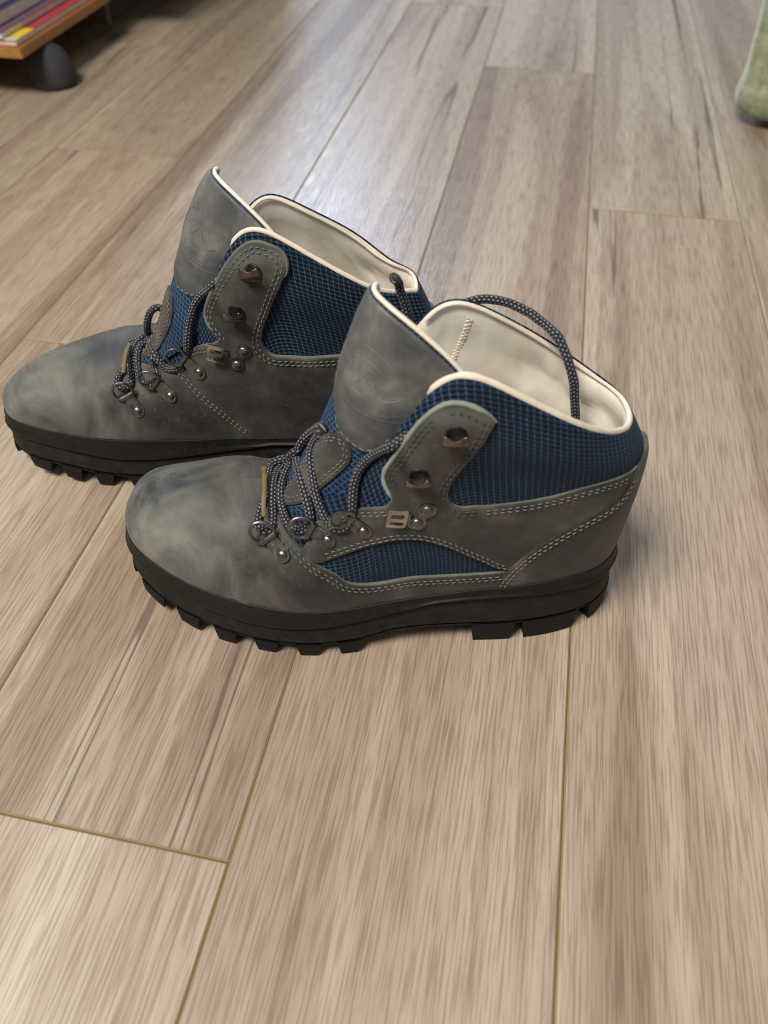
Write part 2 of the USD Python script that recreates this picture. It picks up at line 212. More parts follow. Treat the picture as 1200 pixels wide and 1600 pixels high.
# ---------------------------------------------------------------- materials
L_ = '/World/Looks/'
def mat(name, nodes, links, surface='p.BSDF'): return usdkit.material(stage, L_+name, nodes, links, surface=surface)
def ramp(*s): return ('rgb_ramp', {'ramp': list(s)})
def M(op, **k): return ('math', dict(math_type=op, **k))
def leather(name, cols, rough=.62, scale=1.0, bumpk=.25, back=None, stains=()):
    """nubuck: cloudy, scuffed, with fine nap"""
    n = {'tc': ('texture_coordinate', {}), 'big': ('noise_texture', {'scale': 19*scale, 'detail': 4, 'roughness': .58, 'distortion': .6}),
         'mid': ('noise_texture', {'scale': 75*scale, 'detail': 5, 'roughness': .65}), 'fine': ('noise_texture', {'scale': 1400, 'detail': 3, 'roughness': .7}),
         'add': M('multiply_add', value2=.32), 'r': ramp(*cols),
         'mp': ('mapping', {'scale': (1, 1, 1), 'rotation': (.5, .6, .8)}), 'scr': ('noise_texture', {'scale': 130, 'detail': 2, 'distortion': 3.0}),
         'sr': ramp((0, (0, 0, 0)), (.63, (0, 0, 0)), (.71, (1, 1, 1)), (1, (1, 1, 1))), 'sm': ('mix', {'mix_type': 'mix', 'color2': (.25, .255, .24)}), 'sf': M('multiply', value2=.10),
         'fm': ('mix', {'mix_type': 'multiply', 'fac': .35}), 'fr': ramp((0, (.45, .45, .45)), (1, (1.25, 1.25, 1.25))),
         'ba': M('multiply_add', value2=.5), 'bump': ('bump', {'strength': bumpk, 'distance': .0006}),
         'rr': ('map_range', {'from_min': .3, 'from_max': .7, 'to_min': rough-.1, 'to_max': rough+.1}),
         'p': ('principled_bsdf', {'specular_ior_level': .35, 'sheen_weight': .12, 'sheen_roughness': .45})}
    l = [('tc.object', 'big.vector'), ('tc.object', 'mid.vector'), ('tc.object', 'fine.vector'), ('tc.object', 'mp.vector'), ('mp.vector', 'scr.vector'),
         ('mid.fac', 'add.value1'), ('big.fac', 'add.value3'), ('add.value', 'r.fac'), ('scr.fac', 'sr.fac'), ('sr.color', 'sf.value1'), ('sf.value', 'sm.fac'), ('r.color', 'sm.color1'),
         ('fine.fac', 'fr.fac'), ('sm.color', 'fm.color1'), ('fr.color', 'fm.color2'), ('fm.color', 'p.base_color'),
         ('mid.fac', 'ba.value1'), ('fine.fac', 'ba.value3'), ('ba.value', 'bump.height'), ('bump.normal', 'p.normal'), ('mid.fac', 'rr.value'), ('rr.result', 'p.roughness')]
    if back is not None:      # worn lighter over the toe, darker and browner behind the flex
        n.update({'r2': ramp(*back), 'px': ('separate_xyz', {}), 'pn': M('multiply_add', value2=.11), 'pm': ('map_range', {'range_type': 'smoothstep', 'from_min': -.072, 'from_max': .004, 'to_min': 0, 'to_max': 1, 'clamp': True}), 'mb': ('mix', {'mix_type': 'mix'})})
        l = [q for q in l if q != ('r.color', 'sm.color1')]+[('add.value', 'r2.fac'), ('tc.object', 'px.vector'), ('mid.fac', 'pn.value1'), ('px.x', 'pn.value3'), ('pn.value', 'pm.value'), ('pm.result', 'mb.fac'), ('r.color', 'mb.color1'), ('r2.color', 'mb.color2'), ('mb.color', 'sm.color1')]
    for k, (c, r) in enumerate(stains):      # dark grease spots with ragged outlines
        prev = [q for q in l if q[1] == 'p.base_color'][0]; l.remove(prev)
        n.update({f'sd{k}': ('vector_math', {'math_type': 'distance', 'vector2': c}), f'sj{k}': M('multiply_add', value2=.018), f'sg{k}': ('map_range', {'range_type': 'smoothstep', 'from_min': r+.0125, 'from_max': r-.0010, 'to_min': 0, 'to_max': .66, 'clamp': True}), f'sx{k}': ('mix', {'mix_type': 'mix', 'color2': (.026, .027, .041)})})
        l += [('tc.object', f'sd{k}.vector1'), ('mid.fac', f'sj{k}.value1'), (f'sd{k}.value', f'sj{k}.value3'), (f'sj{k}.value', f'sg{k}.value'), (f'sg{k}.result', f'sx{k}.fac'), (prev[0], f'sx{k}.color1'), (f'sx{k}.color', 'p.base_color')]
    return mat(name, n, l)
GREY = ((.42, (.040, .040, .050)), (.52, (.085, .079, .072)), (.62, (.118, .109, .094)), (.72, (.165, .158, .132)), (.85, (.20, .192, .16)))
TOE = ((.50, (.036, .038, .044)), (.57, (.074, .077, .075)), (.64, (.106, .110, .100)), (.71, (.140, .145, .124)), (.80, (.19, .195, .165)))
BROWN = ((.50, (.016, .0155, .0165)), (.58, (.031, .0295, .0285)), (.65, (.044, .0415, .039)), (.72, (.064, .0605, .0555)), (.80, (.098, .095, .085)))
TONG = ((.50, (.036, .040, .046)), (.58, (.060, .064, .067)), (.65, (.080, .084, .086)), (.72, (.108, .112, .109)), (.80, (.16, .165, .154)))
m_vamp = leather('nubuck_vamp', TOE, back=BROWN, stains=[((-.086, -.012, .086), .016), ((-.105, -.020, .080), .007)]); m_quarter = leather('nubuck_quarter', BROWN); m_heel = leather('nubuck_heel', BROWN, scale=1.3)
m_tongue = leather('nubuck_tongue', TONG, rough=.52); m_tongue_stained = leather('nubuck_tongue_stained', TONG, rough=.52, stains=[((.014, -.021, .198), .0065)]); m_vamp_stained = leather('nubuck_vamp_stained', TOE, back=BROWN, stains=[((-.138, .030, .066), .012), ((-.115, .034, .071), .011), ((-.122, .012, .082), .006)])
m_roll = leather('raw_leather_roll', ((.3, (.13, .15, .12)), (.7, (.24, .27, .22))), rough=.85, scale=4)
m_edge = leather('raw_leather_edge', ((.3, (.075, .08, .066)), (.7, (.13, .14, .112))), rough=.8, scale=3)
def lining(name, a, b, rough=.55):
    n = {'tc': ('texture_coordinate', {}), 'big': ('noise_texture', {'scale': 26, 'detail': 4, 'distortion': .8}), 'fine': ('noise_texture', {'scale': 420, 'detail': 4}),
         'r': ramp((.36, a), (.6, b)), 'bump': ('bump', {'strength': .3, 'distance': .0012}), 'ad': M('multiply_add', value2=.3),
         'p': ('principled_bsdf', {'roughness': rough, 'specular_ior_level': .3})}
    return mat(name, n, [('tc.object', 'big.vector'), ('tc.object', 'fine.vector'), ('big.fac', 'r.fac'), ('r.color', 'p.base_color'), ('fine.fac', 'ad.value1'), ('big.fac', 'ad.value3'), ('ad.value', 'bump.height'), ('bump.normal', 'p.normal')])
m_lining = lining('cream_lining', (.66, .60, .51), (.80, .75, .66)); m_piping = lining('cream_piping', (.64, .56, .45), (.72, .64, .53), .45)
m_insole = lining('insole_felt', (.16, .13, .10), (.22, .18, .14), .9)
def fabric(name, fx, fy, wx, wy, line, back, dark, crossgain):
    """woven mesh on (st) metres: ribs across st.x, weft across st.y"""
    n = {'uv': ('uvmap', {'attribute': 'st'}), 'tc': ('texture_coordinate', {}), 'wob': ('noise_texture', {'scale': 160, 'detail': 2}), 'wc': ('vector_math', {'math_type': 'subtract', 'vector2': (.5, .5, .5)}),
         'ws': ('vector_math', {'math_type': 'scale', 'scale': .0011}), 'va': ('vector_math', {'math_type': 'add'}), 'sx': ('separate_xyz', {}),
         'x1': M('multiply', value2=fx), 'x2': M('pingpong', value2=.5), 'xl': ('map_range', {'range_type': 'smoothstep', 'from_min': .5-wx-.10, 'from_max': .5-wx+.06, 'to_min': 0, 'to_max': 1, 'clamp': True}),
         'y1': M('multiply', value2=fy), 'y2': M('pingpong', value2=.5), 'yl': ('map_range', {'range_type': 'smoothstep', 'from_min': .5-wy-.14, 'from_max': .5-wy+.06, 'to_min': 0, 'to_max': crossgain, 'clamp': True}),
         'mx': M('maximum'), 'hole': ('map_range', {'range_type': 'smoothstep', 'from_min': .42, 'from_max': .10, 'to_min': 0, 'to_max': 1, 'clamp': True}),
         'dn': ('noise_texture', {'scale': 900, 'detail': 2}), 'cm1': ('mix', {'mix_type': 'mix', 'color1': back, 'color2': dark}), 'cm2': ('mix', {'mix_type': 'mix', 'color2': line}),
         'vn': ('noise_texture', {'scale': 40, 'detail': 3}), 'vr': ramp((.3, (.6, .6, .6)), (.7, (1.25, 1.25, 1.25))), 'vm': ('mix', {'mix_type': 'multiply', 'fac': 1.0}),
         'fz': ('mix', {'mix_type': 'multiply', 'fac': .6}), 'fzr': ramp((.3, (.35, .35, .35)), (.7, (1.5, 1.5, 1.5))),
         'hb': M('subtract'), 'bump': ('bump', {'strength': .9, 'distance': .0007}),
         'p': ('principled_bsdf', {'roughness': .75, 'specular_ior_level': .25, 'sheen_weight': .15, 'sheen_tint': (.3, .5, .9)})}
    l = [('tc.object', 'wob.vector'), ('wob.color', 'wc.vector1'), ('wc.vector', 'ws.vector1'), ('uv.UV', 'va.vector1'), ('ws.vector', 'va.vector2'), ('va.vector', 'sx.vector'),
         ('sx.x', 'x1.value1'), ('x1.value', 'x2.value1'), ('x2.value', 'xl.value'), ('sx.y', 'y1.value1'), ('y1.value', 'y2.value1'), ('y2.value', 'yl.value'),
         ('xl.result', 'mx.value1'), ('yl.result', 'mx.value2'), ('y2.value', 'hole.value'), ('hole.result', 'cm1.fac'), ('cm1.color', 'cm2.color1'), ('mx.value', 'cm2.fac'),
         ('tc.object', 'dn.vector'), ('tc.object', 'vn.vector'), ('vn.fac', 'vr.fac'), ('cm2.color', 'vm.color1'), ('vr.color', 'vm.color2'), ('dn.fac', 'fzr.fac'), ('vm.color', 'fz.color1'), ('fzr.color', 'fz.color2'), ('fz.color', 'p.base_color'),
         ('mx.value', 'hb.value1'), ('hole.result', 'hb.value2'), ('hb.value', 'bump.height'), ('bump.normal', 'p.normal')]
    return mat(name, n, l)
m_mesh = fabric('blue_mesh', 285, 400, .10, .10, (.024, .070, .145), (.004, .0125, .032), (.0010, .0018, .005), .22)
m_gusset = fabric('blue_gusset_mesh', 340, 340, .11, .11, (.029, .085, .18), (.006, .020, .052), (.002, .006, .018), .8)
def plain(name, col, rough, metal=0.0, ns=300, var=.25, bumpk=.2, spec=.5, dist=.0004):
    c = np.array(col)
    n = {'tc': ('texture_coordinate', {}), 'n': ('noise_texture', {'scale': ns, 'detail': 4, 'roughness': .6}), 'r': ramp((.3, tuple(c*(1-var))), (.7, tuple(c*(1+var)))),
         'bump': ('bump', {'strength': bumpk, 'distance': dist}), 'rr': ('map_range', {'from_min': .3, 'from_max': .7, 'to_min': rough-.08, 'to_max': rough+.08}),
         'p': ('principled_bsdf', {'metallic': metal, 'specular_ior_level': spec})}
    return mat(name, n, [('tc.object', 'n.vector'), ('n.fac', 'r.fac'), ('r.color', 'p.base_color'), ('n.fac', 'bump.height'), ('bump.normal', 'p.normal'), ('n.fac', 'rr.value'), ('rr.result', 'p.roughness')])
m_rand = plain('black_rubber_rand', (.0085, .008, .0075), .55, ns=260, var=.4, bumpk=.25, spec=.28)
m_mid = plain('brown_rubber_midsole', (.0155, .0135, .012), .66, ns=140, var=.5, bumpk=.3, spec=.22)
m_out = plain('dark_rubber_outsole', (.0085, .0085, .009), .66, ns=700, bumpk=.3, spec=.22)
m_thread = plain('grey_thread', (.155, .148, .122), .8, ns=2000, var=.3); m_thread_dark = plain('dark_thread', (.06, .055, .045), .8, ns=2000, var=.3)
m_metal = plain('gunmetal', (.19, .187, .18), .36, 1.0, ns=260, var=.3, bumpk=.12); m_copper = plain('worn_bronze_metal', (.15, .13, .115), .34, 1.0, ns=120, var=.35, bumpk=.05)
m_steel = plain('scuffed_steel', (.46, .43, .39), .30, 1.0, ns=200, var=.3, bumpk=.06)
m_tag = plain('ochre_tag', (.15, .112, .042), .6, ns=200)
def lace_mat():
    n = {'uv': ('uvmap', {'attribute': 'st'}), 'sx': ('separate_xyz', {}), 'ax': M('multiply', value2=9.0), 'sy': M('multiply', value2=430.0), 'fl': M('floor'), 'od': M('multiply', value2=.5),
         'sy2': M('add'), 'fx': M('fraction'), 'fy': M('fraction'), 'dx': M('subtract', value2=.5), 'dy': M('subtract', value2=.5), 'qx': M('multiply'), 'qy': M('multiply'), 'qs': M('add'),
         'rt': M('sqrt'), 'mr': ('map_range', {'range_type': 'smoothstep', 'from_min': .30, 'from_max': .18, 'to_min': 0, 'to_max': 1, 'clamp': True}),
         'tc': ('texture_coordinate', {}), 'nz': ('noise_texture', {'scale': 500, 'detail': 2}), 'nr': ramp((.3, (.5, .5, .5)), (.7, (1.2, 1.2, 1.2))), 'mm': ('mix', {'mix_type': 'multiply', 'fac': .8}),
         'hm': ('map_range', {'from_min': .0, 'from_max': .6, 'to_min': 1, 'to_max': 0, 'clamp': True}), 'bump': ('bump', {'strength': .8, 'distance': .0006}),
         'c': ('mix', {'mix_type': 'mix', 'color1': (.012, .013, .024), 'color2': (.27, .265, .27)}), 'p': ('principled_bsdf', {'roughness': .7, 'specular_ior_level': .3, 'sheen_weight': .1})}
    l = [('uv.UV', 'sx.vector'), ('sx.x', 'ax.value1'), ('ax.value', 'fl.value1'), ('fl.value', 'od.value1'), ('sx.y', 'sy.value1'), ('sy.value', 'sy2.value1'), ('od.value', 'sy2.value2'),
         ('ax.value', 'fx.value1'), ('sy2.value', 'fy.value1'), ('fx.value', 'dx.value1'), ('fy.value', 'dy.value1'), ('dx.value', 'qx.value1'), ('dx.value', 'qx.value2'), ('dy.value', 'qy.value1'), ('dy.value', 'qy.value2'),
         ('qx.value', 'qs.value1'), ('qy.value', 'qs.value2'), ('qs.value', 'rt.value1'), ('rt.value', 'mr.value'), ('mr.result', 'c.fac'), ('rt.value', 'hm.value'), ('hm.result', 'bump.height'), ('bump.normal', 'p.normal'),
         ('tc.object', 'nz.vector'), ('nz.fac', 'nr.fac'), ('c.color', 'mm.color1'), ('nr.color', 'mm.color2'), ('mm.color', 'p.base_color')]
    return mat('dotted_lace', n, l)
m_lace = lace_mat()
def wood():
    """laminate planks: st.x across (whole metres = plank number), st.y along"""
    def nz(sx, sy, detail=2, rough=.5, dist=0.0): return ('mapping', {'scale': (sx, sy, 1)}), ('noise_texture', {'scale': 1.0, 'detail': detail, 'roughness': rough, 'distortion': dist})
    n = {'uv': ('uvmap', {'attribute': 'st'}), 'sx': ('separate_xyz', {}), 'id': M('floor'), 'wn': ('white_noise_texture', {'dimensions': '1D'}), 'wn2': ('white_noise_texture', {'dimensions': '1D'}), 'id2': M('add', value2=.61)}
    l = [('uv.UV', 'sx.vector'), ('sx.x', 'id.value1'), ('id.value', 'wn.w'), ('id.value', 'id2.value1'), ('id2.value', 'wn2.w')]
    for k, a in {'a': (900, 5, 3, .62, .0), 'b': (130, 2.2, 3, .5, .2), 'c': (17, .85, 3, .5, .5), 'd': (15, .32, 4, .55, .12), 'e': (760, 27, 3, .5), 'f': (6, .7, 2, .5, .4), 'g': (95, 1.6, 4, .6, .15)}.items():
        n['m'+k], n['n'+k] = nz(*a); l += [('uv.UV', f'm{k}.vector'), (f'm{k}.vector', f'n{k}.vector')]
    n.update({'ring': M('multiply', value2=44.0), 'rs': M('sine'), 'k0': M('multiply', value2=.50), 'k1': M('multiply_add', value2=.022), 'k2': M('multiply_add', value2=.08), 'k3': M('multiply_add', value2=.12),
              'fac': ('map_range', {'range_type': 'smoothstep', 'from_min': .19, 'from_max': .51, 'to_min': 0, 'to_max': 1, 'clamp': True}),
              'r': ramp((0, (.255, .198, .156)), (.30, (.340, .277, .222)), (.55, (.410, .347, .282)), (.8, (.470, .408, .335)), (1, (.51, .452, .378))),
              'tone': ramp((.30, (.86, .82, .80)), (.5, (.97, .955, .945)), (.70, (1.05, 1.04, 1.03))), 'tm': ('mix', {'mix_type': 'multiply', 'fac': 1.0}),
              'hr': ramp((0, (.92, .875, .845)), (.35, (.98, .95, .925)), (.7, (1.0, .99, .96)), (1, (.99, .985, .955))), 'hm': ('mix', {'mix_type': 'multiply', 'fac': 1.0}),
              'cs': M('subtract', value2=.385), 'ca': M('absolute'), 'crm': ('map_range', {'range_type': 'smoothstep', 'from_min': .0085, 'from_max': .003, 'to_min': 0, 'to_max': 1, 'clamp': True}), 'cf': M('multiply', value2=.75), 'cm': ('mix', {'mix_type': 'mix', 'color2': (.10, .07, .06)}),
              'pore': ramp((0, (1, 1, 1)), (.40, (1, 1, 1)), (.53, (0, 0, 0)), (1, (0, 0, 0))), 'pf': M('multiply', value2=.54), 'pm': ('mix', {'mix_type': 'multiply', 'color2': (.50, .43, .39)}),
              'st': ramp((0, (1, 1, 1)), (.34, (1, 1, 1)), (.41, (0, 0, 0)), (1, (0, 0, 0))), 'sf': M('multiply', value2=.22), 'sm': ('mix', {'mix_type': 'multiply', 'color2': (.56, .47, .42)}), 'ge': ('geometry', {}), 'gz': ('separate_xyz', {}), 'bz': ('map_range', {'from_min': -.00018, 'from_max': -.00032, 'to_min': 0, 'to_max': 1, 'clamp': True}), 'bm': ('mix', {'mix_type': 'mix', 'color2': (.25, .185, .088)}),
              'h2': M('subtract'), 'bump': ('bump', {'strength': .25, 'distance': .0003}), 'rr': ('map_range', {'from_min': .3, 'from_max': .7, 'to_min': .29, 'to_max': .40}), 'p': ('principled_bsdf', {'specular_ior_level': .5})})
    l += [('nc.fac', 'ring.value1'), ('ring.value', 'rs.value1'), ('rs.value', 'k1.value1'), ('nc.fac', 'k0.value1'), ('k0.value', 'k1.value3'), ('nb.fac', 'k2.value1'), ('k1.value', 'k2.value3'), ('na.fac', 'k3.value1'), ('k2.value', 'k3.value3'), ('k3.value', 'fac.value'),
          ('fac.result', 'r.fac'), ('nf.fac', 'tone.fac'), ('r.color', 'tm.color1'), ('tone.color', 'tm.color2'), ('wn.value', 'hr.fac'), ('tm.color', 'hm.color1'), ('hr.color', 'hm.color2'),
          ('ne.fac', 'pore.fac'), ('pore.color', 'pf.value1'), ('pf.value', 'pm.fac'), ('ng.fac', 'st.fac'), ('st.color', 'sf.value1'), ('sf.value', 'sm.fac'), ('hm.color', 'sm.color1'), ('sm.color', 'pm.color1'), ('nd.fac', 'cs.value1'), ('cs.value', 'ca.value1'), ('ca.value', 'crm.value'), ('crm.result', 'cf.value1'), ('cf.value', 'cm.fac'), ('pm.color', 'cm.color1'),
          ('ge.position', 'gz.vector'), ('gz.z', 'bz.value'), ('bz.result', 'bm.fac'), ('cm.color', 'bm.color1'), ('bm.color', 'p.base_color'),
          ('na.fac', 'h2.value1'), ('pore.color', 'h2.value2'), ('h2.value', 'bump.height'), ('bump.normal', 'p.normal'), ('na.fac', 'rr.value'), ('bz.result', 'bq.value1'), ('rr.result', 'bq.value3'), ('bq.value', 'p.roughness')]
    n['bq'] = M('multiply_add', value2=.5, use_clamp=True)
    return mat('laminate_oak', n, l)
m_wood = wood()
m_under = plain('dark_underlay', (.02, .018, .016), .9)
# ---------------------------------------------------------------- floor
PW, YAW, X0 = 0.16285, -11.084, -0.38661
yaw = math.radians(YAW)
floor = UsdGeom.Xform.Define(stage, '/World/floor')
floor.AddTranslateOp().Set(Gf.Vec3d(-math.cos(yaw)*X0*PW, -math.sin(yaw)*X0*PW, 0)); floor.AddRotateZOp().Set(YAW)
floor.GetPrim().SetCustomDataByKey('kind', 'structure')
obj('underlay', ([(-3, -1.6, -.0098), (3, -1.6, -.0098), (3, 5, -.0098), (-3, 5, -.0098)], [[0, 1, 2], [0, 2, 3]]), m_under, '/World/floor')
LEN = 9.0
JOINT = {-1: 5.2254, 0: 7.8423, 1: .6843, 2: 3.0673, 3: 5.3877, 4: 7.75, 5: 1.15, 6: 3.5, 7: 5.9, -2: 2.7, -3: .3, -4: 6.9}
pid = 0
for k, j in JOINT.items():
    xa, xb = -(k+1)*PW, -k*PW
    y0 = j-LEN*math.ceil((j+3)/LEN)
    while y0 < 14.5:
        ya, yb = y0*PW, (y0+LEN)*PW
        y0 += LEN
        if yb < -.35 or ya > 2.3: continue
        pid += 1
        g, b, d = .00012, .0013, .0010
        def ringp(i, z): return [(xa+i, ya+i, z), (xb-i, ya+i, z), (xb-i, yb-i, z), (xa+i, yb-i, z)]
        v = np.array(ringp(g, -.0090)+ringp(g, -d)+ringp(b, 0.0))
        f = []
        for r in (0, 4):
            for q in range(4):
                a, c = r+q, r+(q+1) % 4; f += [[a, c, c+4], [a, c+4, a+4]]
        f += [[8, 9, 10], [8, 10, 11]]
        rr = np.random.default_rng(100+pid).random(2)
        uv = np.c_[v[:, 0]-xa+.05+pid*1.0, v[:, 1]-ya+rr[1]*6]
        obj('plank', (v, np.array(f)), m_wood, '/World/floor', uv=uv)

# ---------------------------------------------------------------- boot parts
def metric(S):
    uu = np.linspace(-1, 1, 400); p = S(uu, np.full(400, .7))[0]
    su = np.r_[0, np.cumsum(np.linalg.norm(np.diff(p, axis=0), axis=1))]
    return lambda u: np.interp(u, uu, su, left=None) + np.where(u > 1, 0, 0)
def densify(poly, step, sx, sy):
    p = np.asarray(poly, float); out = []
    for a, b in zip(p, np.roll(p, -1, 0)):
        n = max(1, int(math.ceil(math.hypot((b[0]-a[0])*sx, (b[1]-a[1])*sy)/step)))
        out += [a+(b-a)*i/n for i in range(n)]
    return np.array(out)
def smooth_line(pts, n=None):
    p = np.asarray(pts, float)
    if len(p) < 3: return p
    s = np.r_[0, np.cumsum(np.linalg.norm(np.diff(p*[.36, .15], axis=0), axis=1))]; n = n or max(8, int(s[-1]/.0018))
    from scipy.interpolate import PchipInterpolator
    q = CubicSpline(s, p, axis=0)(np.linspace(0, s[-1], n)); q2 = PchipInterpolator(s, p, axis=0)(np.linspace(0, s[-1], n))
    return .5*q+.5*q2
def panel(fn, poly, h, bevel=.0011, sink=.0012, sx=.36, sy=.15, step=.0022, wrinkle=None, keep=None):
    """A leather piece over fn: (top mesh, cut edge mesh).  poly in the parameters of fn."""
    b = densify(poly, step*.8, sx, sy); P = Polygon(b*[sx, sy])
    if not P.is_valid: P = P.buffer(0); P = max(getattr(P, 'geoms', [P]), key=lambda g: g.area)
    b = np.array(P.exterior.coords)[:-1]
    if Polygon(b).exterior.is_ccw is False: b = b[::-1]
    b = densify(b, step*.8, 1, 1)
    def inset(d):
        g = P.buffer(-d); g = max(getattr(g, 'geoms', [g]), key=lambda q: q.area)
        return densify(np.array(g.exterior.coords)[:-1], step*.8, 1, 1)
    r1, r2 = inset(bevel*.5), inset(bevel*1.1)
    x0, y0, x1, y1 = P.bounds
    gx, gy = np.meshgrid(np.arange(x0, x1, step), np.arange(y0, y1, step*.9), indexing='ij')
    gx = gx+(np.arange(gx.shape[1]) % 2)*step*.5
    I = P.buffer(-bevel*1.1-step*.6); m = contains_xy(I, gx.ravel(), gy.ravel())
    Q = np.vstack([b, r1, r2, np.c_[gx.ravel(), gy.ravel()][m]])
    tri = Delaunay(Q).simplices; c = Q[tri].mean(1); tri = tri[contains_xy(P, c[:, 0], c[:, 1])]
    a = Q[tri]; ar = (a[:, 1, 0]-a[:, 0, 0])*(a[:, 2, 1]-a[:, 0, 1])-(a[:, 1, 1]-a[:, 0, 1])*(a[:, 2, 0]-a[:, 0, 0])
    tri = tri[np.abs(ar) > 1e-10]; ar = ar[np.abs(ar) > 1e-10]; tri[ar < 0] = tri[ar < 0][:, ::-1]
    off = np.full(len(Q), h); off[:len(b)] -= bevel*.6; off[len(b):len(b)+len(r1)] -= bevel*.15
    uv = Q/[sx, sy]
    if keep is not None: off[keep(uv)] = h
    p, n = fn(uv[:, 0], uv[:, 1], 0.0)
    if wrinkle is not None: off = off+wrinkle(p)*np.clip(1, 0, 1)
    v = p+n*off[:, None]
    # orientation
    fn_ = np.cross(v[tri[:, 1]]-v[tri[:, 0]], v[tri[:, 2]]-v[tri[:, 0]])
    if (fn_*n[tri[:, 0]]).sum() < 0: tri = tri[:, ::-1]; flip = True
    else: flip = False
    nb = len(b); e = np.vstack([v[:nb], (p+n*(-sink))[:nb]]); i = np.arange(nb); j = (i+1) % nb
    ef = np.vstack([np.c_[i, i+nb, j], np.c_[j, i+nb, j+nb]])
    if flip: ef = ef[:, ::-1]
    return (v, tri), (e, ef), b/[sx, sy]
def offset_line(fn, line, d, h):
    """points at distance d (metres) to the left of a line on fn, h above it, and the frame there"""
    l = np.asarray(line, float); e = 1e-3
    p, n = fn(l[:, 0], l[:, 1], 0.0); Ju = (fn(l[:, 0]+e, l[:, 1], 0.0)[0]-p)/e; Jv = (fn(l[:, 0], l[:, 1]-e, 0.0)[0]-p)/-e
    t = unit(np.gradient(p, axis=0)); w = np.cross(n, t)*d
    J = np.stack([Ju, Jv], -1); q = np.einsum('nij,nj->ni', np.linalg.pinv(J, rcond=1e-3), w)
    pos, n2 = fn(l[:, 0]+q[:, 0], l[:, 1]+q[:, 1], h)
    return pos, n2
_prism = None
def stitches(fn, line, dists, h, length=.0023, gap=.0014, r=.00045):
    out = []
    for d in dists:
        pos, n = offset_line(fn, line, d, h+r*.35)
        s = np.r_[0, np.cumsum(np.linalg.norm(np.diff(pos, axis=0), axis=1))]
        k = int(s[-1]/(length+gap))
        for i in range(k):
            a = i*(length+gap)+gap*.5
            A, B = (np.array([np.interp(x, s, pos[:, c]) for c in range(3)]) for x in (a, a+length)); N = unit(np.array([np.interp(a, s, n[:, c]) for c in range(3)]))
            t = unit(B-A); w = np.cross(N, t); A = A+w*.00014; B = B-w*.00014
            mid = (A+B)/2+N*r*.8
            ring = lambda c, rr: [c+w*rr, c+N*rr*1.1, c-w*rr, c-N*rr]
            v = np.array(ring(A, r*.45)+ring(mid, r*1.0)+ring(B, r*.45)); f = []
            for o in (0, 4):
                for q in range(4): f += [[o+q, o+(q+1) % 4, o+4+(q+1) % 4], [o+q, o+4+(q+1) % 4, o+4+q]]
            f += [[0, 2, 1], [0, 3, 2], [8, 9, 10], [8, 10, 11]]
            out.append((v, np.array(f)))
    return join(out) if out else None
def frame(fn, a, b, h=0.0):
    """origin at a on fn, x towards b along the skin, z outward"""
    p, n = fn(np.array([a[0]]), np.array([a[1]]), h); q, _ = fn(np.array([b[0]]), np.array([b[1]]), h)
    z = n[0]; x = q[0]-p[0]; dist = np.linalg.norm(x); x = unit(x-z*(x@z)); y = np.cross(z, x)
    return p[0], np.stack([x, y, z], 1), dist
def put(mesh, o, R):
    v, f = (mesh.vertices, mesh.faces) if hasattr(mesh, 'vertices') else mesh[:2]
    return np.asarray(v)@R.T+o, np.asarray(f)
def slab(poly, z0, z1, bev=.0004):
    """a plate from a shapely outline, its top edge bevelled"""
    g = poly.buffer(-bev)
    lo = trimesh.creation.extrude_polygon(poly, z1-z0-bev, engine='earcut'); lo.apply_translation([0, 0, z0])
    hi = trimesh.creation.extrude_polygon(g, bev, engine='earcut'); hi.apply_translation([0, 0, z1-bev])
    return join([lo, hi])
def disc(x, y, r): return Point(x, y).buffer(r, 24)
def dome(r, hh, n=20, x=0, y=0, z=0):
    a = np.linspace(0, np.pi/2, 7); prof = np.c_[r*np.cos(a), hh*np.sin(a)]; prof = np.vstack([[r*1.0, -.001], prof]); prof[-1, 0] = 0
    m = trimesh.creation.revolve(prof, sections=n); m.apply_translation([x, y, z]); return m
def lace_ring(T, fn, a, b, h):
    o, R, d = frame(fn, a, b, h); d = min(max(d, .009), .012)
    par = unique(T+'/lace_ring'); UsdGeom.Xform.Define(stage, par)
    from shapely.ops import unary_union
    outline = Polygon([(0, 4.6), (d*1000, 3.6), (d*1000, -3.6), (0, -4.6)]).union(disc(0, 0, 4.6))
    pl = slab(outline, -.6, 1.1, .35); pl = (pl[0]*.001, pl[1]); obj('plate', put(pl, o, R), m_metal, par, smooth=35)
    obj('rivet', put(dome(.0031, .0020, z=.0011), o, R), m_metal, par, smooth=50)
    bx = d+.0008
    ba, bf, _ = tube([(bx, -.0048, .0018), (bx, -.002, .0019), (bx, .002, .0019), (bx, .0048, .0018)], .0018, 12)
    obj('barrel', put((ba, bf), o, R), m_metal, par, smooth=50)
    th = np.linspace(-.5*np.pi, .5*np.pi, 15); ly = .0062
    pts = [(bx, -.0046, .002)]+[(bx+.0035+.0066*math.cos(t), ly*math.sin(t), .002+(.0035+.0066*math.cos(t))*.55) for t in th]+[(bx, .0046, .002)]
    ra, rf, _ = tube(spline(pts, 40), .00108, 8); obj('ring', put((ra, rf), o, R), m_metal, par, smooth=60)
def _normals_open(g):
    n = np.cross(np.gradient(g, axis=0), np.gradient(g, axis=1)); return n/np.maximum(np.linalg.norm(n, axis=-1, keepdims=True), 1e-9)
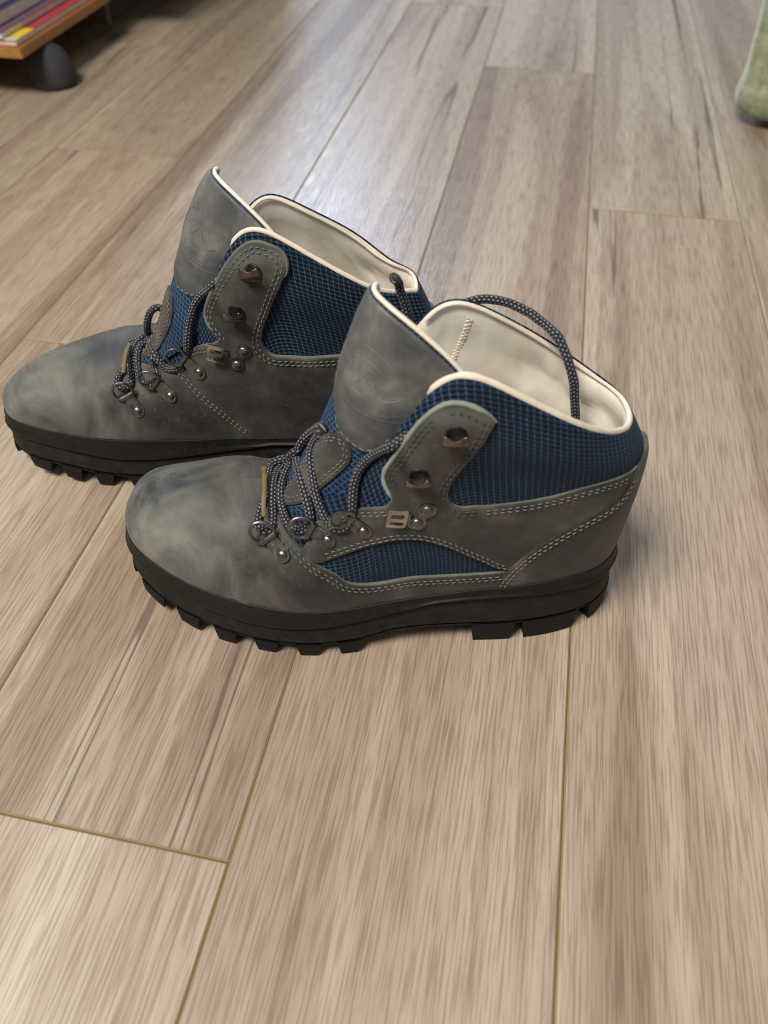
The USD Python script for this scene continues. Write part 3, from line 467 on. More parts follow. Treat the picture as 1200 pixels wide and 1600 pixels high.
def lace_hook(T, fn, a, b, h):
    """a: place, b: a point the open mouth looks at"""
    o, R, d = frame(fn, a, b, h); par = unique(T+'/lace_hook'); UsdGeom.Xform.Define(stage, par)
    base = slab(disc(0, 0, 5.2), -.4, .7, .3); obj('plate', put((base[0]*.001, base[1]), o, R), m_metal, par, smooth=35)
    # a domed tab: it rises from the plate at the back, folds over and ends in a mouth with two horns
    nr, nt = 12, 48; rr_, tt_ = np.meshgrid(np.linspace(0, 1, nr), np.linspace(0, 2*np.pi, nt, endpoint=False), indexing='ij')
    sq = lambda q: np.sign(q)*np.abs(q)**.72
    x_ = 6.2*rr_*sq(np.cos(tt_)); y_ = 6.2*rr_*sq(np.sin(tt_))
    xx = x_-3.6*np.clip(x_/6.2, 0, 1)**1.4*np.clip(1-(np.abs(y_)/5.2)**2, 0, 1)
    s_ = np.clip((x_+6.2)/8.0, 0, 1); z_ = 7.4*np.sin(s_*np.pi/2)**.75-.035*y_**2*(.35+.65*s_)+.5*np.clip((x_-2)/5, 0, 1)**2
    A_ = np.stack([xx, y_, z_], -1).reshape(-1, 3); B_ = A_*[.90, .90, 1]-[0, 0, 1.0]; N_ = len(A_)
    ii = np.arange(nr-1)[:, None]*nt+np.arange(nt)[None]; jj = np.arange(nr-1)[:, None]*nt+(np.arange(nt)[None]+1) % nt
    f1 = np.vstack([np.stack([ii, ii+nt, jj+nt], -1).reshape(-1, 3), np.stack([ii, jj+nt, jj], -1).reshape(-1, 3)])
    e_ = (nr-1)*nt+np.arange(nt); e2 = (nr-1)*nt+(np.arange(nt)+1) % nt
    f = np.vstack([f1, f1[:, ::-1]+N_, np.c_[e_, e_+N_, e2], np.c_[e2, e_+N_, e2+N_]])
    w_ = trimesh.Trimesh(np.vstack([A_, B_])*.00104, f, process=False); w_.merge_vertices(); w_.update_faces(w_.nondegenerate_faces())
    obj('hook_cap', put(w_, o, R), m_copper, par, smooth=70)
def lace_lock(T, fn, r1, r2, c, h):
    par = unique(T+'/lace_lock'); UsdGeom.Xform.Define(stage, par)
    o, R, d = frame(fn, ((r1[0]+r2[0])/2, (r1[1]+r2[1])/2), c, h)
    p1 = (fn(np.array([r1[0]]), np.array([r1[1]]), h)[0][0]-o)@R*1000; p2 = (fn(np.array([r2[0]]), np.array([r2[1]]), h)[0][0]-o)@R*1000
    from shapely.geometry import LineString
    outl = LineString([p1[:2], p2[:2]]).buffer(2.6).union(disc(p1[0], p1[1], 4.9)).union(disc(p2[0], p2[1], 4.9)).buffer(.6).buffer(-.6)
    pl = slab(outl, -.8, 1.0, .35); obj('plate', put((pl[0]*.001, pl[1]), o, R), m_metal, par, smooth=35)
    for p in (p1, p2): obj('rivet', put(dome(.0035, .0018, x=p[0]*.001, y=p[1]*.001, z=.001), o, R), m_metal, par, smooth=50)
    D = d*1000+3.6; Lx, Wy = 10.4, 12.6
    rect = Polygon([(D-Lx/2, -Wy/2), (D+Lx/2, -Wy/2), (D+Lx/2, Wy/2), (D-Lx/2, Wy/2)]).buffer(-1).buffer(1)
    for sgn in (-1, 1): rect = rect.difference(Polygon([(D-3.1, sgn*2.5-1.0), (D+3.1, sgn*2.5-1.0), (D+3.1, sgn*2.5+1.0), (D-3.1, sgn*2.5+1.0)]).buffer(.25))
    cl = trimesh.creation.extrude_polygon(rect, 1.0, engine='earcut'); cl = cl.subdivide_to_size(1.6)
    v = np.array(cl.vertices); v[:, 2] += 3.4-.10*np.clip(D-v[:, 0]-1, 0, 9)**2*.55-.05*np.abs(v[:, 1])**2*.4
    obj('clamp', put((v*.001, cl.faces), o, R), m_steel, par, smooth=30)
    legs = slab(Polygon([(D-Lx/2-2, -3), (D+1, -3), (D+1, 3), (D-Lx/2-2, 3)]), -.6, 1.6, .3); obj('clamp_base', put((legs[0]*.001, legs[1]), o, R), m_metal, par, smooth=35)

# plan profile of the sole: heights of the groove and of the outsole's edge, and of the ground side of the lugs
def prof(x, xs, zs): return np.interp(x, xs, zs)
ZG = ([-.17, -.15, -.126, -.1137, -.097, -.077, -.056, -.035, -.013, .015, .03, .074, .105, .127, .15], [.0355, .0345, .0325, .0305, .0275, .0245, .0245, .0265, .0295, .0345, .038, .041, .0405, .039, .038])
ZE = ([-.17, -.15, -.1257, -.1122, -.096, -.075, -.05, -.0136, .005, .02, .05, .09, .15], [.0215, .0195, .0175, .0160, .0128, .0112, .0115, .0130, .0180, .0185, .0175, .0180, .0185])
ZL = ([-.17, -.15, -.133, -.12, -.11, -.098, -.02, -.01, .05, .13, .15], [.0115, .0090, .0062, .0040, .0016, .0002, .0002, .0004, .0002, .0002, .0010])
def build_boot(name, label, loc, rotz, mirror, sur, D):
    S, TG, G, NR = sur
    T = thing(name, label, 'boot', loc, rotz, 'pair of grey and blue hiking boots')
    sg = np.array([1, -1 if mirror else 1, 1.0])
    def add(nm, mesh, mt, smooth=40, uv=None, parent=T, kind=None, label=None):
        v, f = np.asarray(mesh[0])*sg, np.asarray(mesh[1])
        if mirror: f = f[:, ::-1]
        return obj(nm, (v, f), mt, parent, smooth=(True if uv is not None else smooth), uv=uv, kind=kind, label=label)
    global put
    def put(mesh, o, R, _s=sg, _m=mirror):
        v, f = (mesh.vertices, mesh.faces) if hasattr(mesh, 'vertices') else mesh[:2]
        v = (np.asarray(v)@R.T+o)*_s; f = np.asarray(f)
        return v, (f[:, ::-1] if _m else f)
    # --- fabric shell: outside skin, rolled in at the top edge
    sel = np.where(np.abs(GU) >= .262)[0]
    arcu = np.r_[0, np.cumsum(np.linalg.norm(np.diff(G[:, 68], axis=0), axis=1))]
    for nm, ii in (('lateral', sel[GU[sel] > 0]), ('medial', sel[GU[sel] < 0])):
        rows = [G[ii, j] for j in range(0, 97, 2)]
        nn = NR[ii]
        for j, off in ((95, -.0012), (92, -.0026), (86, -.0038)): rows.append(G[ii, j]+nn[:, j]*off)
        A = np.stack(rows, 1)
        q = np.concatenate([np.zeros((len(ii), 1)), np.cumsum(np.linalg.norm(np.diff(A, axis=1), axis=2), axis=1)], 1)
        q = q - q[:, 30:31]
        uv = np.stack([np.broadcast_to(arcu[ii][:, None], q.shape), q], -1).reshape(-1, 2)
        f = grid_faces(*A.shape[:2])
        fnm = np.cross(A[1, 0]-A[0, 0], A[0, 1]-A[0, 0])@NR[ii[0], 0]
        add('fabric_shell', (A.reshape(-1, 3), f if fnm > 0 else f[:, ::-1]), m_mesh, uv=uv)
    # --- leather
    mx = lambda L: [(-a, b) for a, b in L]
    lat_heel = smooth_line(D['lat_heel']); strap = smooth_line(D['lat_strap'][:9]), smooth_line(D['lat_strap'][8:14]), smooth_line(D['lat_strap'][13:20]), smooth_line(D['lat_strap'][19:])
    strapl = np.vstack(strap); qtop = smooth_line([D['lat_strap'][-1]]+D['lat_qtop'][1:]); qlow = smooth_line(D['lat_qlow']); qup = smooth_line(D['lat_qup'][:])
    band = smooth_line([(.285, .93)]+D['lat_vampfront']+D['lat_band'][1:])
    mseam = smooth_line(D['med_seam']); mstrap = smooth_line(D['med_strap'])
    wr = lambda p: (fbm(p*np.array([190, 42, 60]), 3, 3)-.5)*.0026*np.exp(-((p[:, 0]+.072)/.020)**2) + (fbm(p*26, 2, 5)-.5)*.0012
    wr2 = lambda p: (fbm(p*40, 3, 8)-.5)*.0010
    vamp = np.vstack([band, [(.72, .10), (.72, 0), (.3, 0), (0, 0), (-.3, 0), (-.505, 0), (-.475, .10), (-.42, .33), (-.385, .5), (-.37, .72), (-.315, .93)], [(q, 1.0) for q in np.linspace(-.27, .27, 61)]])
    threads, dark = [], []
    def leather(nm, fn, poly, h, mt, parent=T, edge=True, **k):
        top, cut, b = panel(fn, poly, h, **k)
        if nm == 'vamp':
            w = trimesh.Trimesh(*top, process=False); w.merge_vertices(digits_vertex=6); top = (np.array(w.vertices), np.array(w.faces))
        p = add(nm, top, mt, parent=parent, smooth=60)
        add('cut_edge', cut, m_edge if edge else mt, parent=p, smooth=40)
        return p
    leather('vamp', S, vamp, .0025, m_vamp if mirror else m_vamp_stained, wrinkle=wr, keep=lambda q: (q[:, 1] > .97) & (np.abs(q[:, 0]) < .275))
    threads.append(stitches(S, band[3:], (-.0021, -.0046), .0025))
    quarter = np.vstack([[(.305, .50), (.31, .42)], qlow, [(.74, .13), (.81, .33), (.87, .44), (.905, .56), (.925, .68)], qtop[::-1], strapl[::-1], qup[::-1]])
    qp = leather('quarter', S, quarter, .0019, m_quarter, wrinkle=wr2)
    threads.append(stitches(S, qlow[2:], (.0020, .0045), .0019)); threads.append(stitches(S, qtop, (-.0021, -.0046), .0019))
    threads.append(stitches(S, qup[int(len(qup)*.45):], (-.0022, -.0042), .0019))
    dark.append(stitches(S, smooth_line(D['lat_strap'][1:8]), (-.0030, -.0052), .0019)); dark.append(stitches(S, smooth_line(D['lat_strap'][8:13]), (-.0045,), .0019))
    dark.append(stitches(S, smooth_line(D['lat_strap'][13:]), (-.0026, -.0050), .0019))
    hm = mx(lat_heel)
    heel = np.vstack([[(.674, 0)], lat_heel, [(.918, .67), (.948, .69), (.975, .71), (.985, .74), (1.0, .755), (1.015, .74), (1.025, .71), (1.052, .69), (1.082, .67)], [(2+a, b) for a, b in hm[::-1]], [(1.326, 0), (1.2, 0), (1.0, 0), (.85, 0)]])
    leather('heel_counter', S, heel, .0026, m_heel, wrinkle=wr2, edge=False)
    threads.append(stitches(S, lat_heel, (-.0024, -.0050), .0026)); threads.append(stitches(S, [(2+a, b) for a, b in hm], (.0024, .0050), .0026))
    # the thick raw edge of the lace strap
    for sd, ln, hh in (('lat', np.vstack([smooth_line(D['lat_strap'][:9]), smooth_line(D['lat_strap'][8:14])[1:]]), .0013), ('med', smooth_line(D['med_strap'][1:13]), .0024)):
        if (sd == 'lat') == mirror: continue
        p, n_ = S(ln[:, 0], ln[:, 1], hh); k_ = np.linspace(0, 1, len(p)); r_ = .0013*np.clip(np.minimum(k_, 1-k_)/.08, .3, 1)*(.85+.3*fbm(p*260, 2, 2))
        v, f, _ = tube(p, r_, 8); add('strap_edge', (v, f), m_roll if sd == 'lat' else m_edge, parent=qp if sd == 'lat' else T, smooth=60)
    # medial side
    mq = np.vstack([mseam, [(-.478, 0), (-.6, 0), (-.74, 0), (-.78, .2), (-.86, .42), (-.905, .56), (-.925, .68)], [q for q in mx(smooth_line(D['lat_qtop'][1:])[::-1]) if q[0] < -.785], mstrap[::-1], smooth_line(D['med_qup'])[::-1], [(-.375, .80)]])
    leather('quarter', S, mq, .0031, m_quarter, wrinkle=wr2, sink=.003)
    threads.append(stitches(S, mseam, (-.0022, -.0048), .0031)); threads.append(stitches(S, mstrap, (.0026, .0052), .0031))
    threads.append(stitches(S, smooth_line(D['med_qup']), (.0022, .0044), .0031))
    threads.append(stitches(S, [q for q in mx(smooth_line(D['lat_qtop'][1:])) if q[0] < -.775], (.0022, .0046), .0031))
    # --- tongue: fabric face, cream back, leather on its upper half
    side = 1 if mirror else -1
    tt, ww = np.meshgrid(np.linspace(0, 1, 70), np.linspace(-1, 1, 61), indexing='ij')
    tt = tt*(1-.05*np.abs(ww)**5)
    F, n = TG(tt, ww, 0.0); fl = grid_faces(70, 61)
    fold = (fbm(F*np.array([90, 60, 90]), 3, 4)-.5)[..., None]*n*.004*np.clip(1-tt/.55, 0, 1)[..., None]
    F = F+fold
    a = np.cumsum(np.r_[0, np.linalg.norm(np.diff(F[:, 30], axis=0), axis=1)]); bq = np.concatenate([np.zeros((70, 1)), np.cumsum(np.linalg.norm(np.diff(F, axis=1), axis=2), axis=1)], 1)
    uv = np.stack([bq, np.broadcast_to(a[:, None], bq.shape)], -1).reshape(-1, 2)
    o_ = 1 if np.cross(F[1, 30]-F[0, 30], F[0, 31]-F[0, 30])@n[0, 30] > 0 else -1
    tongue = add('tongue', (F.reshape(-1, 3), fl[:, ::o_]), m_gusset, uv=uv)
    Bk = F-n*.0035
    add('tongue_lining', (Bk.reshape(-1, 3), fl[:, ::-o_]), m_lining, parent=tongue)
    rim = np.vstack([F[60:, 0], F[-1, 1:-1], F[60:, -1][::-1]]); nr_ = np.vstack([n[60:, 0], n[-1, 1:-1], n[60:, -1][::-1]])
    rp = rim-nr_*.0012; rp = spline(rp[::3], 140)
    v, f, _ = tube(rp, .0013, 10); add('tongue_piping', (v, f), m_piping, parent=tongue, smooth=60)
    tl = smooth_line(D['t_leather']); te = [1-.05*abs(x)**5-.012 for x in np.linspace(-1, 1, 25)]
    topw = [(e, x) for e, x in zip(te, np.linspace(-1, 1, 25))]
    if not mirror: poly = np.vstack([tl, [(.70, -.90), (.75, -.985)], topw, [(.80, 1.0), (.74, .8), (.70, .4), (.64, .1), (.58, -.1)]])
    else: poly = np.vstack([tl, [(.68, .90), (.74, .985)], topw[::-1], [(.80, -1.0), (.72, -.6), (.60, -.3), (.52, .0), (.475, .25)]])
    tlp = leather('tongue_leather', TG, poly, .0016, m_tongue if mirror else m_tongue_stained, parent=tongue, edge=False, sx=.125, sy=.045, wrinkle=lambda p: (fbm(p*45, 3, 12)-.5)*.0022)
    threads.append(stitches(TG, tl, ((.0016,) if not mirror else (-.0016,)), .0016, length=.0028))
    tp = smooth_line(D['t_patch']+D['t_patch'][:1])
    leather('lace_keeper', TG, tp[:-1], .0019, m_quarter, parent=tongue, sx=.125, sy=.045, edge=False)
    threads.append(stitches(TG, tp, (-.0018, -.0036) if not mirror else (.0018, .0036), .0019))
    # emblem pressed into the tongue leather: two rings, a skyline of ridges and short strokes
    s = -1 if not mirror else 1; c0 = (.735, -.44) if not mirror else (.74, .45)
    lines = []
    for rr, a0, a1 in ((1.0, .15, 5.6), (.86, 3.3, 5.2), (.62, .2, 2.9)):
        th = np.linspace(a0, a1, 46); lines.append(np.c_[c0[0]+.115*rr*np.sin(th), c0[1]+.40*rr*np.cos(th)])
    lines.append([(c0[0]+.13, c0[1]-s*.28), (c0[0]+.06, c0[1]-s*.10), (c0[0]+.0, c0[1]+s*.06), (c0[0]-.05, c0[1]+s*.22)])
    lines.append([(c0[0]-.05, c0[1]+.28), (c0[0]+.02, c0[1]+.2), (c0[0]-.02, c0[1]+.08), (c0[0]+.05, c0[1]-.02), (c0[0]-.01, c0[1]-.13), (c0[0]+.03, c0[1]-.28)])
    lines.append([(c0[0]-.07, c0[1]+.15), (c0[0]-.055, c0[1]), (c0[0]-.07, c0[1]-.16)])
    em = []
    for l in lines:
        l = smooth_line(l, 40); p, n_ = TG(l[:, 0], l[:, 1], .0015+0*l[:, 0]); w_ = (fbm(TG(l[:, 0], l[:, 1], 0.0)[0]*45, 3, 12)-.5)*.0022
        v, f, _ = tube(p+n_*w_[:, None], .00034, 6, flat=1.0); em.append((v, f))
    add('emblem', join(em), m_tongue if mirror else m_tongue_stained, parent=tlp, smooth=60)
    # --- lining, piping and insole
    u0 = .50
    uu = np.r_[np.linspace(u0, 1, 90), np.linspace(1, 2-u0, 90)[1:]]
    rows = []
    for v_, off in ((1.0, -.0012), (.985, -.0035), (.955, -.0056), (.90, -.0072), (.82, -.0082), (.72, -.0084), (.62, -.0078), (.52, -.007), (.42, -.006), (.3, -.005), (.18, -.005), (.08, -.005)):
        p, n_ = S(uu, np.full(len(uu), v_), 0.0)
        bump_ = (fbm(p*np.array([38, 38, 75]), 3, 21)-.5)*.0085*np.clip((1-v_)*6, 0, 1)*np.clip(np.abs(p[:, 0]-.05)/.03, .35, 1)
        rows.append(p+n_*(off+bump_)[:, None])
    A = np.stack(rows, 1); f = grid_faces(*A.shape[:2]); add('collar_lining', (A.reshape(-1, 3), f), m_lining, smooth=80)
    uu = np.linspace(.575, 1.425, 260); p, n_ = S(uu, np.full(260, 1.0), 0.0)
    p = p-n_*(.0020+.0020*np.clip(((uu-1.05) if not mirror else (.95-uu))/.12, 0, 1))[:, None]; p[:, 2] += .0006+.0005*fbm(p*120, 2, 3)
    v, f, _ = tube(p, ((.0010+.0008*np.clip((1.08-uu)/.12, 0, 1)) if not mirror else (.0010+.0008*np.clip((uu-.92)/.12, 0, 1)))*np.clip((.428-np.abs(uu-1))/.012, .35, 1)*(.9+.25*fbm(np.c_[uu*40, uu*0, uu*0], 2, 6)), 12, flat=.9); add('collar_piping', (v, f), m_piping, smooth=60)
    # seam of zigzag thread down the inside
    zz = []
    def on_lining(u, v_):
        p, n_ = S(np.array([u]), np.array([v_]), 0.0)
        o = np.interp(-v_, [-1, -.985, -.955, -.90, -.82, -.72, -.62, -.52], [-.0012, -.0035, -.0056, -.0072, -.0082, -.0084, -.0078, -.007])
        bm = (fbm(p*np.array([38, 38, 75]), 3, 21)-.5)*.0085*np.clip((1-v_)*6, 0, 1)*np.clip(np.abs(p[:, 0]-.05)/.03, .35, 1)
        return p+n_*(o+bm-.0002)[:, None]
    for q in range(20):
        va, vb, ua, ub = .955-.020*q, .955-.020*(q+1), -.662+.0030*q, -.662+.0030*(q+1)
        for uA, uB, v1, v2 in ((ua, ub-.011, va, (va+vb)/2), (ub-.011, ub, (va+vb)/2, vb)):
            v, f, _ = tube(np.vstack([on_lining(uA, v1), on_lining((uA+uB)/2, (v1+v2)/2), on_lining(uB, v2)]), .00042, 5); zz.append((v, f))
    add('lining_seam', join(zz), m_piping, kind='stuff')
    for nm, lst, mt in (('stitching', threads, m_thread), ('stitching', dark, m_thread_dark)):
        add(nm, join([x for x in lst if x is not None]), mt, smooth=False, kind='stuff')
    uu = np.linspace(-1, 1, 121)[:-1]; p, n_ = S(uu, np.full(120, .06), -.004); c = p.mean(0)
    v = np.vstack([p, [c]]); v[:, 2] = .052+.012*np.clip((v[:, 0]+.03)/.15, -.3, 1); i = np.arange(120)
    add('insole', (v, np.c_[i, (i+1) % 120, np.full(120, 120)]), m_insole, smooth=True)
    # --- rubber: rand, midsole, outsole, lugs all round the feather line
    uu = np.linspace(-1, 1, 421)[:-1]; B0, _ = S(uu, np.zeros(420), 0.0)
    tg_ = np.roll(B0, -1, 0)-np.roll(B0, 1, 0); tg_[:, 2] = 0; on = unit(np.cross(tg_, [0, 0, 1.0])); 
    if (on*(B0-B0.mean(0)))[:, :2].sum() < 0: on = -on
    from scipy.ndimage import gaussian_filter1d
    on = unit(gaussian_filter1d(on, 2, axis=0, mode='wrap'))
    X = B0[:, 0]; zF, zG, zE = B0[:, 2], prof(X, *ZG), prof(X, *ZE)
    def loft(rows):
        A = np.stack([np.c_[(B0+on*np.asarray(o)[..., None] if np.ndim(o) else B0+on*o)[:, :2], z] for o, z in rows], 1); N, K = A.shape[:2]
        i = np.arange(N)[:, None]*K+np.arange(K-1)[None]; j = np.roll(np.arange(N), -1)[:, None]*K+np.arange(K-1)[None]
        f = np.vstack([np.stack([i, i+1, j], -1).reshape(-1, 3), np.stack([j, i+1, j+1], -1).reshape(-1, 3)])
        v = A.reshape(-1, 3)
        fn_ = np.cross(v[f[0, 1]]-v[f[0, 0]], v[f[0, 2]]-v[f[0, 0]])
        return v, f
    toe = np.clip((-.118-X)/.04, 0, 1)
    R_ = lambda rows: (loft(rows)[0], loft(rows)[1])
    hg = zF-zG
    add('rubber_rand', R_([(-.003, zF-.002), (.0004, zF+.0004), (.0024, zF+.0014), (.0034, zF+.0010), (.0038, zF-.0008), (.0040, zG+hg*.65), (.0050, zG+hg*.38), (.0058, zG+.0030), (.0056, zG+.0016), (.0042, zG+.0004), (.0002, zG-.0008)]), m_rand, smooth=50)
    ge = zG-zE; bul = .0020+.0010*np.sin(X*90)
    add('midsole', R_([(-.002, zG+.0004), (.0022, zG-.0004), (.0036, zG-.0014), (.0046, zE+ge*.60), (.0046, zE+ge*.30), (.0054, zE+.0022), (.0055, zE+.0008), (.0048, zE), (.001, zE-.0002)]), m_mid, smooth=50)
    c = B0.mean(0); A = np.c_[(B0+on*.0056)[:, :2], zE-.0001]; A2 = np.c_[(B0+on*.0050)[:, :2], zE-.0026]
    cl = np.stack([np.linspace(-.13, .115, 420)]*1, 1)
    mid_ = A2*[1, 0, 1]+np.array([0, .002, 0]); mid_[:, 0] = np.clip(mid_[:, 0], -.12, .105)
    v = np.vstack([A, A2, mid_]); i = np.arange(420); j = (i+1) % 420
    add('outsole', (v, np.vstack([np.c_[i, i+420, j], np.c_[j, i+420, j+420], np.c_[i+420, i+840, j+420], np.c_[j+420, i+840, j+840]])), m_out, smooth=30)
    def lug(ua, ub, depth=.017, flare=.0022):
        us = np.linspace(ua, ub, 7); p, _ = S(us, np.zeros(7), 0.0); k = np.round((((us+1) % 2)/2*420)).astype(int) % 420; o = on[k]
        x = p[:, 0]; zt = prof(x, *ZE)-.0012; zb = prof(x, *ZL); w = np.linspace(-1, 1, 7)[:, None]*unit(np.gradient(p*[1, 1, 0], axis=0))
        rows = [np.c_[(p+o*.0058+w*flare)[:, :2], zt], np.c_[(p+o*.0066+w*flare*.5)[:, :2], zt*.65+zb*.35], np.c_[(p+o*.0066)[:, :2], zb+.0007], np.c_[(p+o*.0057-w*.0006)[:, :2], zb],
                np.c_[(p-o*depth-w*.001)[:, :2], zb], np.c_[(p-o*(depth+.002)-w*.001)[:, :2], zt]]
        A = np.stack(rows, 1); N, K = A.shape[:2]; f = grid_faces(N, K); v = A.reshape(-1, 3)
        e0 = [[0, K*0+b, b+1] for b in range(1, K-1)]; last = (N-1)*K; e1 = [[last, last+b+1, last+b] for b in range(1, K-1)]
        f = np.vstack([f, e0, e1]); m = trimesh.Trimesh(v, f, process=False); 
        return m.vertices, m.faces
    ux = np.linspace(0, 1, 400); xs = S(ux, np.zeros(400), 0.0)[0][:, 0]; xm = S(-ux, np.zeros(400), 0.0)[0][:, 0]
    add('lug', lug(-.055, .055), m_out, smooth=28)
    spans = [(-.1455, -.1328), (-.1214, -.1110), (-.0983, -.0885), (-.0741, -.0640), (-.0495, -.0395), (-.0260, -.0160), (.0545, .0765), (.0850, .1130)]
    for a_, b_ in spans:
        ia, ib = np.interp([a_, b_], np.maximum.accumulate(xs), ux); add('lug', lug(ia, ib), m_out, smooth=28)
        ia, ib = np.interp([a_, b_], np.maximum.accumulate(xm), ux); add('lug', lug(-ib, -ia), m_out, smooth=28)
    for a_, b_ in ((.868, .955), (.972, 1.028), (1.045, 1.132)): add('lug', lug(a_, b_), m_out, smooth=28)
    # --- hardware
    h = .0020
    for sd in (('lat',) if not mirror else ('med',)):
        hh = {'lat': .0019, 'med': .0031}[sd]
        r = D[sd+'_rings']
        for q in range(3): lace_ring(T, S, r[2*q], r[2*q+1], (.0025 if q == 0 else hh))
        l = D[sd+'_lock']; lace_lock(T, S, l[0], l[1], l[2], hh)
        for q in D[sd+'_hooks']:
            sgn = 1 if sd == 'lat' else -1
            lace_hook(T, S, q, (q[0]+sgn*.005, q[1]+.11), hh)
    # --- laces
    for pts in D['laces']:
        p = spline(pts, 150); tt_ = np.linspace(0, 1, 150); p = p+(fbm(np.c_[tt_*14+len(pts), tt_*0, tt_*0+p[0, 0]*50], 3, 5)[:, None]-.5)*.0012*np.array([.6, .6, 1]); v, f, uv = tube(p, .0026*(.94+.14*fbm(np.c_[tt_*22, tt_*0, tt_*0], 2, 9)), 14, flat=.9)
        add('lace', (v, f), m_lace, uv=uv)
    if D.get('tag'):
        p = spline(D['tag'], 24); v, f, _ = tube(p, .0007, 10, flat=1.9)
        add('lace_tag', (v, f), m_tag, smooth=50)
    return T
# ---------------------------------------------------------------- the two boots
SL = make_surfaces(side=-1)
SR = make_surfaces(pinch=.030, tfar=.6, toe=-.007, lean=(.012, .002, -.007), side=1)
DL = dict(DATA, t_leather=TL_N, t_patch=TP_N, laces=LACES_N, tag=TAG_N)
DR = dict(DATA, t_leather=TL_F, t_patch=TP_F, laces=LACES_F, tag=TAG_F)
build_boot('hiking_boot', 'grey and blue hiking boot nearer the camera, blue mesh window low on its side', (0, .302, 0), 0.0, False, SL, DL)
build_boot('hiking_boot', 'grey and blue hiking boot standing behind the other, its heel hidden', (-.1035, .435, 0), math.degrees(-.095), True, SR, DR)

# ---------------------------------------------------------------- shelf with magazines, and the green seat
m_board = plain('orange_pine_board', (.36, .17, .055), .45, ns=60, var=.2)
m_dark = plain('dark_back_board', (.05, .038, .03), .6, ns=60)
m_foot = plain('charcoal_felt', (.034, .034, .040), .85, ns=600)
def rbox(x0, x1, y0, y1, z0, z1, r=.002):
    from shapely.geometry import box
    return slab(box(x0*1000, y0*1000, x1*1000, y1*1000).buffer(-r*1000).buffer(r*1000), z0*1000, z1*1000, min(r*1000*.6, (z1-z0)*300))
def mm(m): return np.asarray(m[0])*.001, m[1]
SH = (-.4776, 1.1157, 0); SR_ = -10.9
T = thing('low_bookcase', 'low orange wooden bookcase shelf at the top left corner, raised on feet', 'bookcase', SH, SR_)
obj('bottom_board', mm(rbox(-.9, 0, 0, .268, .055, .0668)), m_board, T, smooth=30)
obj('side_panel', mm(rbox(-.9, -.012, .270, .285, .020, .5)), m_dark, T, smooth=30)
obj('rear_case', mm(rbox(-.9, .06, .295, 1.05, .10, .60)), m_dark, T, smooth=30)
obj('plinth', mm(rbox(-.8, -.05, .36, 1.0, 0.0005, .0995)), m_dark, T, smooth=30)
obj('top_board', mm(rbox(-.9, .03, .0, .29, .502, .52)), m_board, T, smooth=30)
obj('side_panel', mm(rbox(-.9, -.885, 0, .268, .0674, .5)), m_board, T, smooth=30)
a = np.linspace(0, np.pi/2, 9)
prof_ = np.array([[0, 0], [.027, 0], [.0305, .004], [.0315, .012], [.030, .024], [.026, .036], [.019, .046], [.009, .052], [0, .0535]])
ft = trimesh.creation.revolve(prof_, sections=28)
for x, y in ((-.006, .070), (-.86, .06), (-.86, .24)):
    v = np.array(ft.vertices)+[x, y, .0005]
    obj('foot', (v, ft.faces), m_foot, T, smooth=40)
def paper(name, c, rough=.35): return plain(name, c, rough, ns=40, var=.06, bumpk=.02)
cols = {'pages': (.70, .66, .58), 'yellow': (.80, .58, .04), 'white': (.8, .8, .76), 'green': (.06, .30, .16), 'red': (.42, .05, .07), 'navy': (.03, .03, .12), 'tan': (.42, .33, .25), 'plum': (.16, .08, .14)}
mc = {k: paper('print_'+k, c) for k, c in cols.items()}
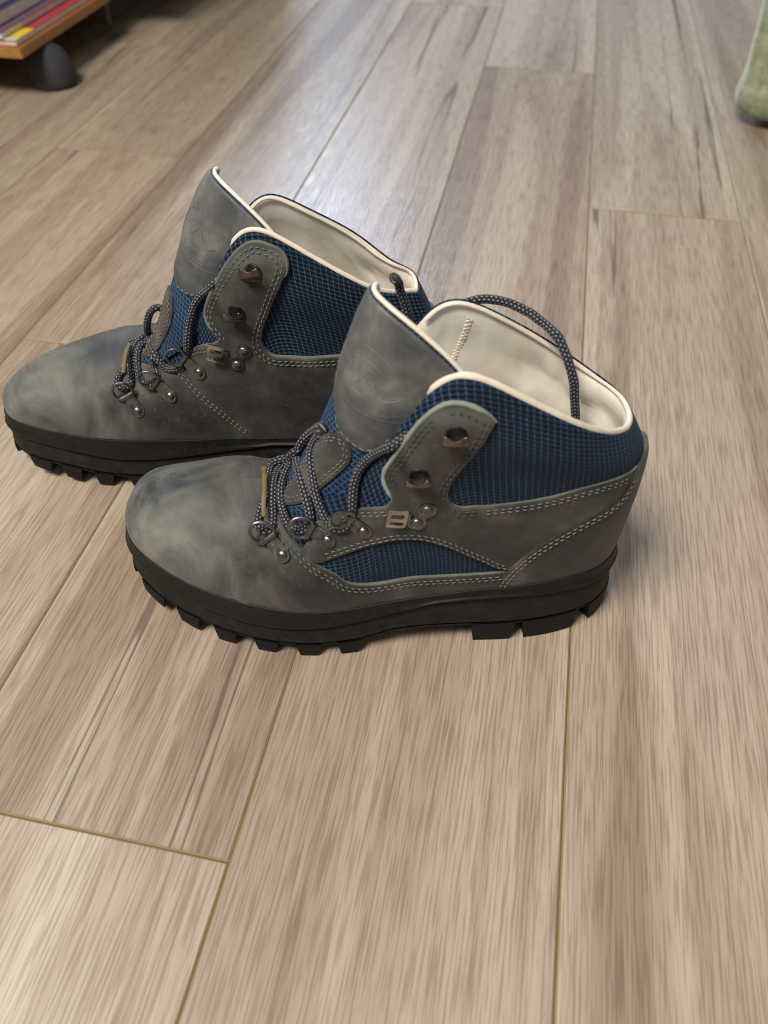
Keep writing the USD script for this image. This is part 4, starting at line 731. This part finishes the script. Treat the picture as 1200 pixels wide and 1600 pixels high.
# stacked flat, each pushed back a little further from the shelf's corner
stack = [('magazine', 'yellow and red covered magazine lowest in the stack, at the shelf corner', 'magazine', -.30, -.006, .006, .225, .0672, .0742, 'red'),
         ('magazine', 'grey patterned magazine second from the bottom of the shelf stack', 'magazine', -.30, -.022, .004, .23, .0749, .0827, 'plum'),
         ('book', 'dark blue edged book on top of the magazines', 'book', -.30, -.036, .002, .24, .0834, .0987, 'navy'),
         ('book', 'tan covered book topmost of the stack on the shelf', 'book', -.29, -.046, .004, .235, .0994, .1107, 'tan')]
for nm, lab, cat, x0, x1, y0, y1, z0, z1, c in stack:
    t = thing(nm, lab, cat, SH, SR_)
    obj('pages', mm(rbox(x0, x1-.001, y0+.001, y1-.001, z0+.0008, z1-.0008, .0008)), mc['pages'], t, smooth=30)
    obj('cover', mm(rbox(x0, x1, y0, y1, z1-.0008, z1, .0004)), mc[c], t, smooth=30)
    obj('back_cover', mm(rbox(x0, x1, y0, y1, z0, z0+.0008, .0004)), mc[c], t, smooth=30)
    if c == 'red':
        obj('yellow_panel', mm(rbox(-.09, -.0055, .0055, .055, z1, z1+.0004, .0002)), mc['yellow'], t, smooth=30)
        obj('white_panel', mm(rbox(-.03, -.0052, .0052, .016, z1+.0004, z1+.0007, .0002)), mc['white'], t, smooth=30)
        obj('green_stripe', mm(rbox(-.045, -.008, .0128, .0152, z1+.0007, z1+.0009, .0001)), mc['green'], t, smooth=30)

# pale green upholstered seat, only its lower corner in the picture
def plush():
    n = {'tc': ('texture_coordinate', {}), 'a': ('noise_texture', {'scale': 55, 'detail': 5, 'roughness': .7}), 'b': ('noise_texture', {'scale': 600, 'detail': 3}), 'r': ramp((.32, (.19, .22, .11)), (.5, (.30, .34, .21)), (.68, (.42, .46, .34))),
         'bump': ('bump', {'strength': .6, 'distance': .002}), 'ad': M('multiply_add', value2=.5), 'p': ('principled_bsdf', {'roughness': .9, 'sheen_weight': .4, 'specular_ior_level': .2})}
    return mat('green_plush', n, [('tc.object', 'a.vector'), ('tc.object', 'b.vector'), ('a.fac', 'r.fac'), ('r.color', 'p.base_color'), ('b.fac', 'ad.value1'), ('a.fac', 'ad.value3'), ('ad.value', 'bump.height'), ('bump.normal', 'p.normal')])
m_plush = plush()
T = thing('upholstered_seat', 'pale green plush seat at the top right corner, resting just off the floor', 'seat', (.436, 1.052, 0), -36.0)
bx = trimesh.creation.box((.5, .6, .26)); bx = bx.subdivide_to_size(.02); v = np.array(bx.vertices)
core = np.clip(v, [-.22, -.27, -.10], [.22, .27, .10]); d = v-core; ln = np.linalg.norm(d, axis=1, keepdims=True); v = core+d/np.maximum(ln, 1e-9)*np.minimum(ln, .03)
v += trimesh.Trimesh(v, bx.faces, process=False).vertex_normals*((fbm(v*14, 3, 2)-.5)*.012)[:, None]
v += [.25, .30, .142]
obj('cushion', (v, bx.faces), m_plush, T, smooth=60)
for x, y in ((.11, .11), (.42, .11), (.42, .52), (.11, .52)):
    obj('foot', mm(rbox(x-.02, x+.02, y-.02, y+.02, .0005, .02, .003)), m_dark, T, smooth=30)
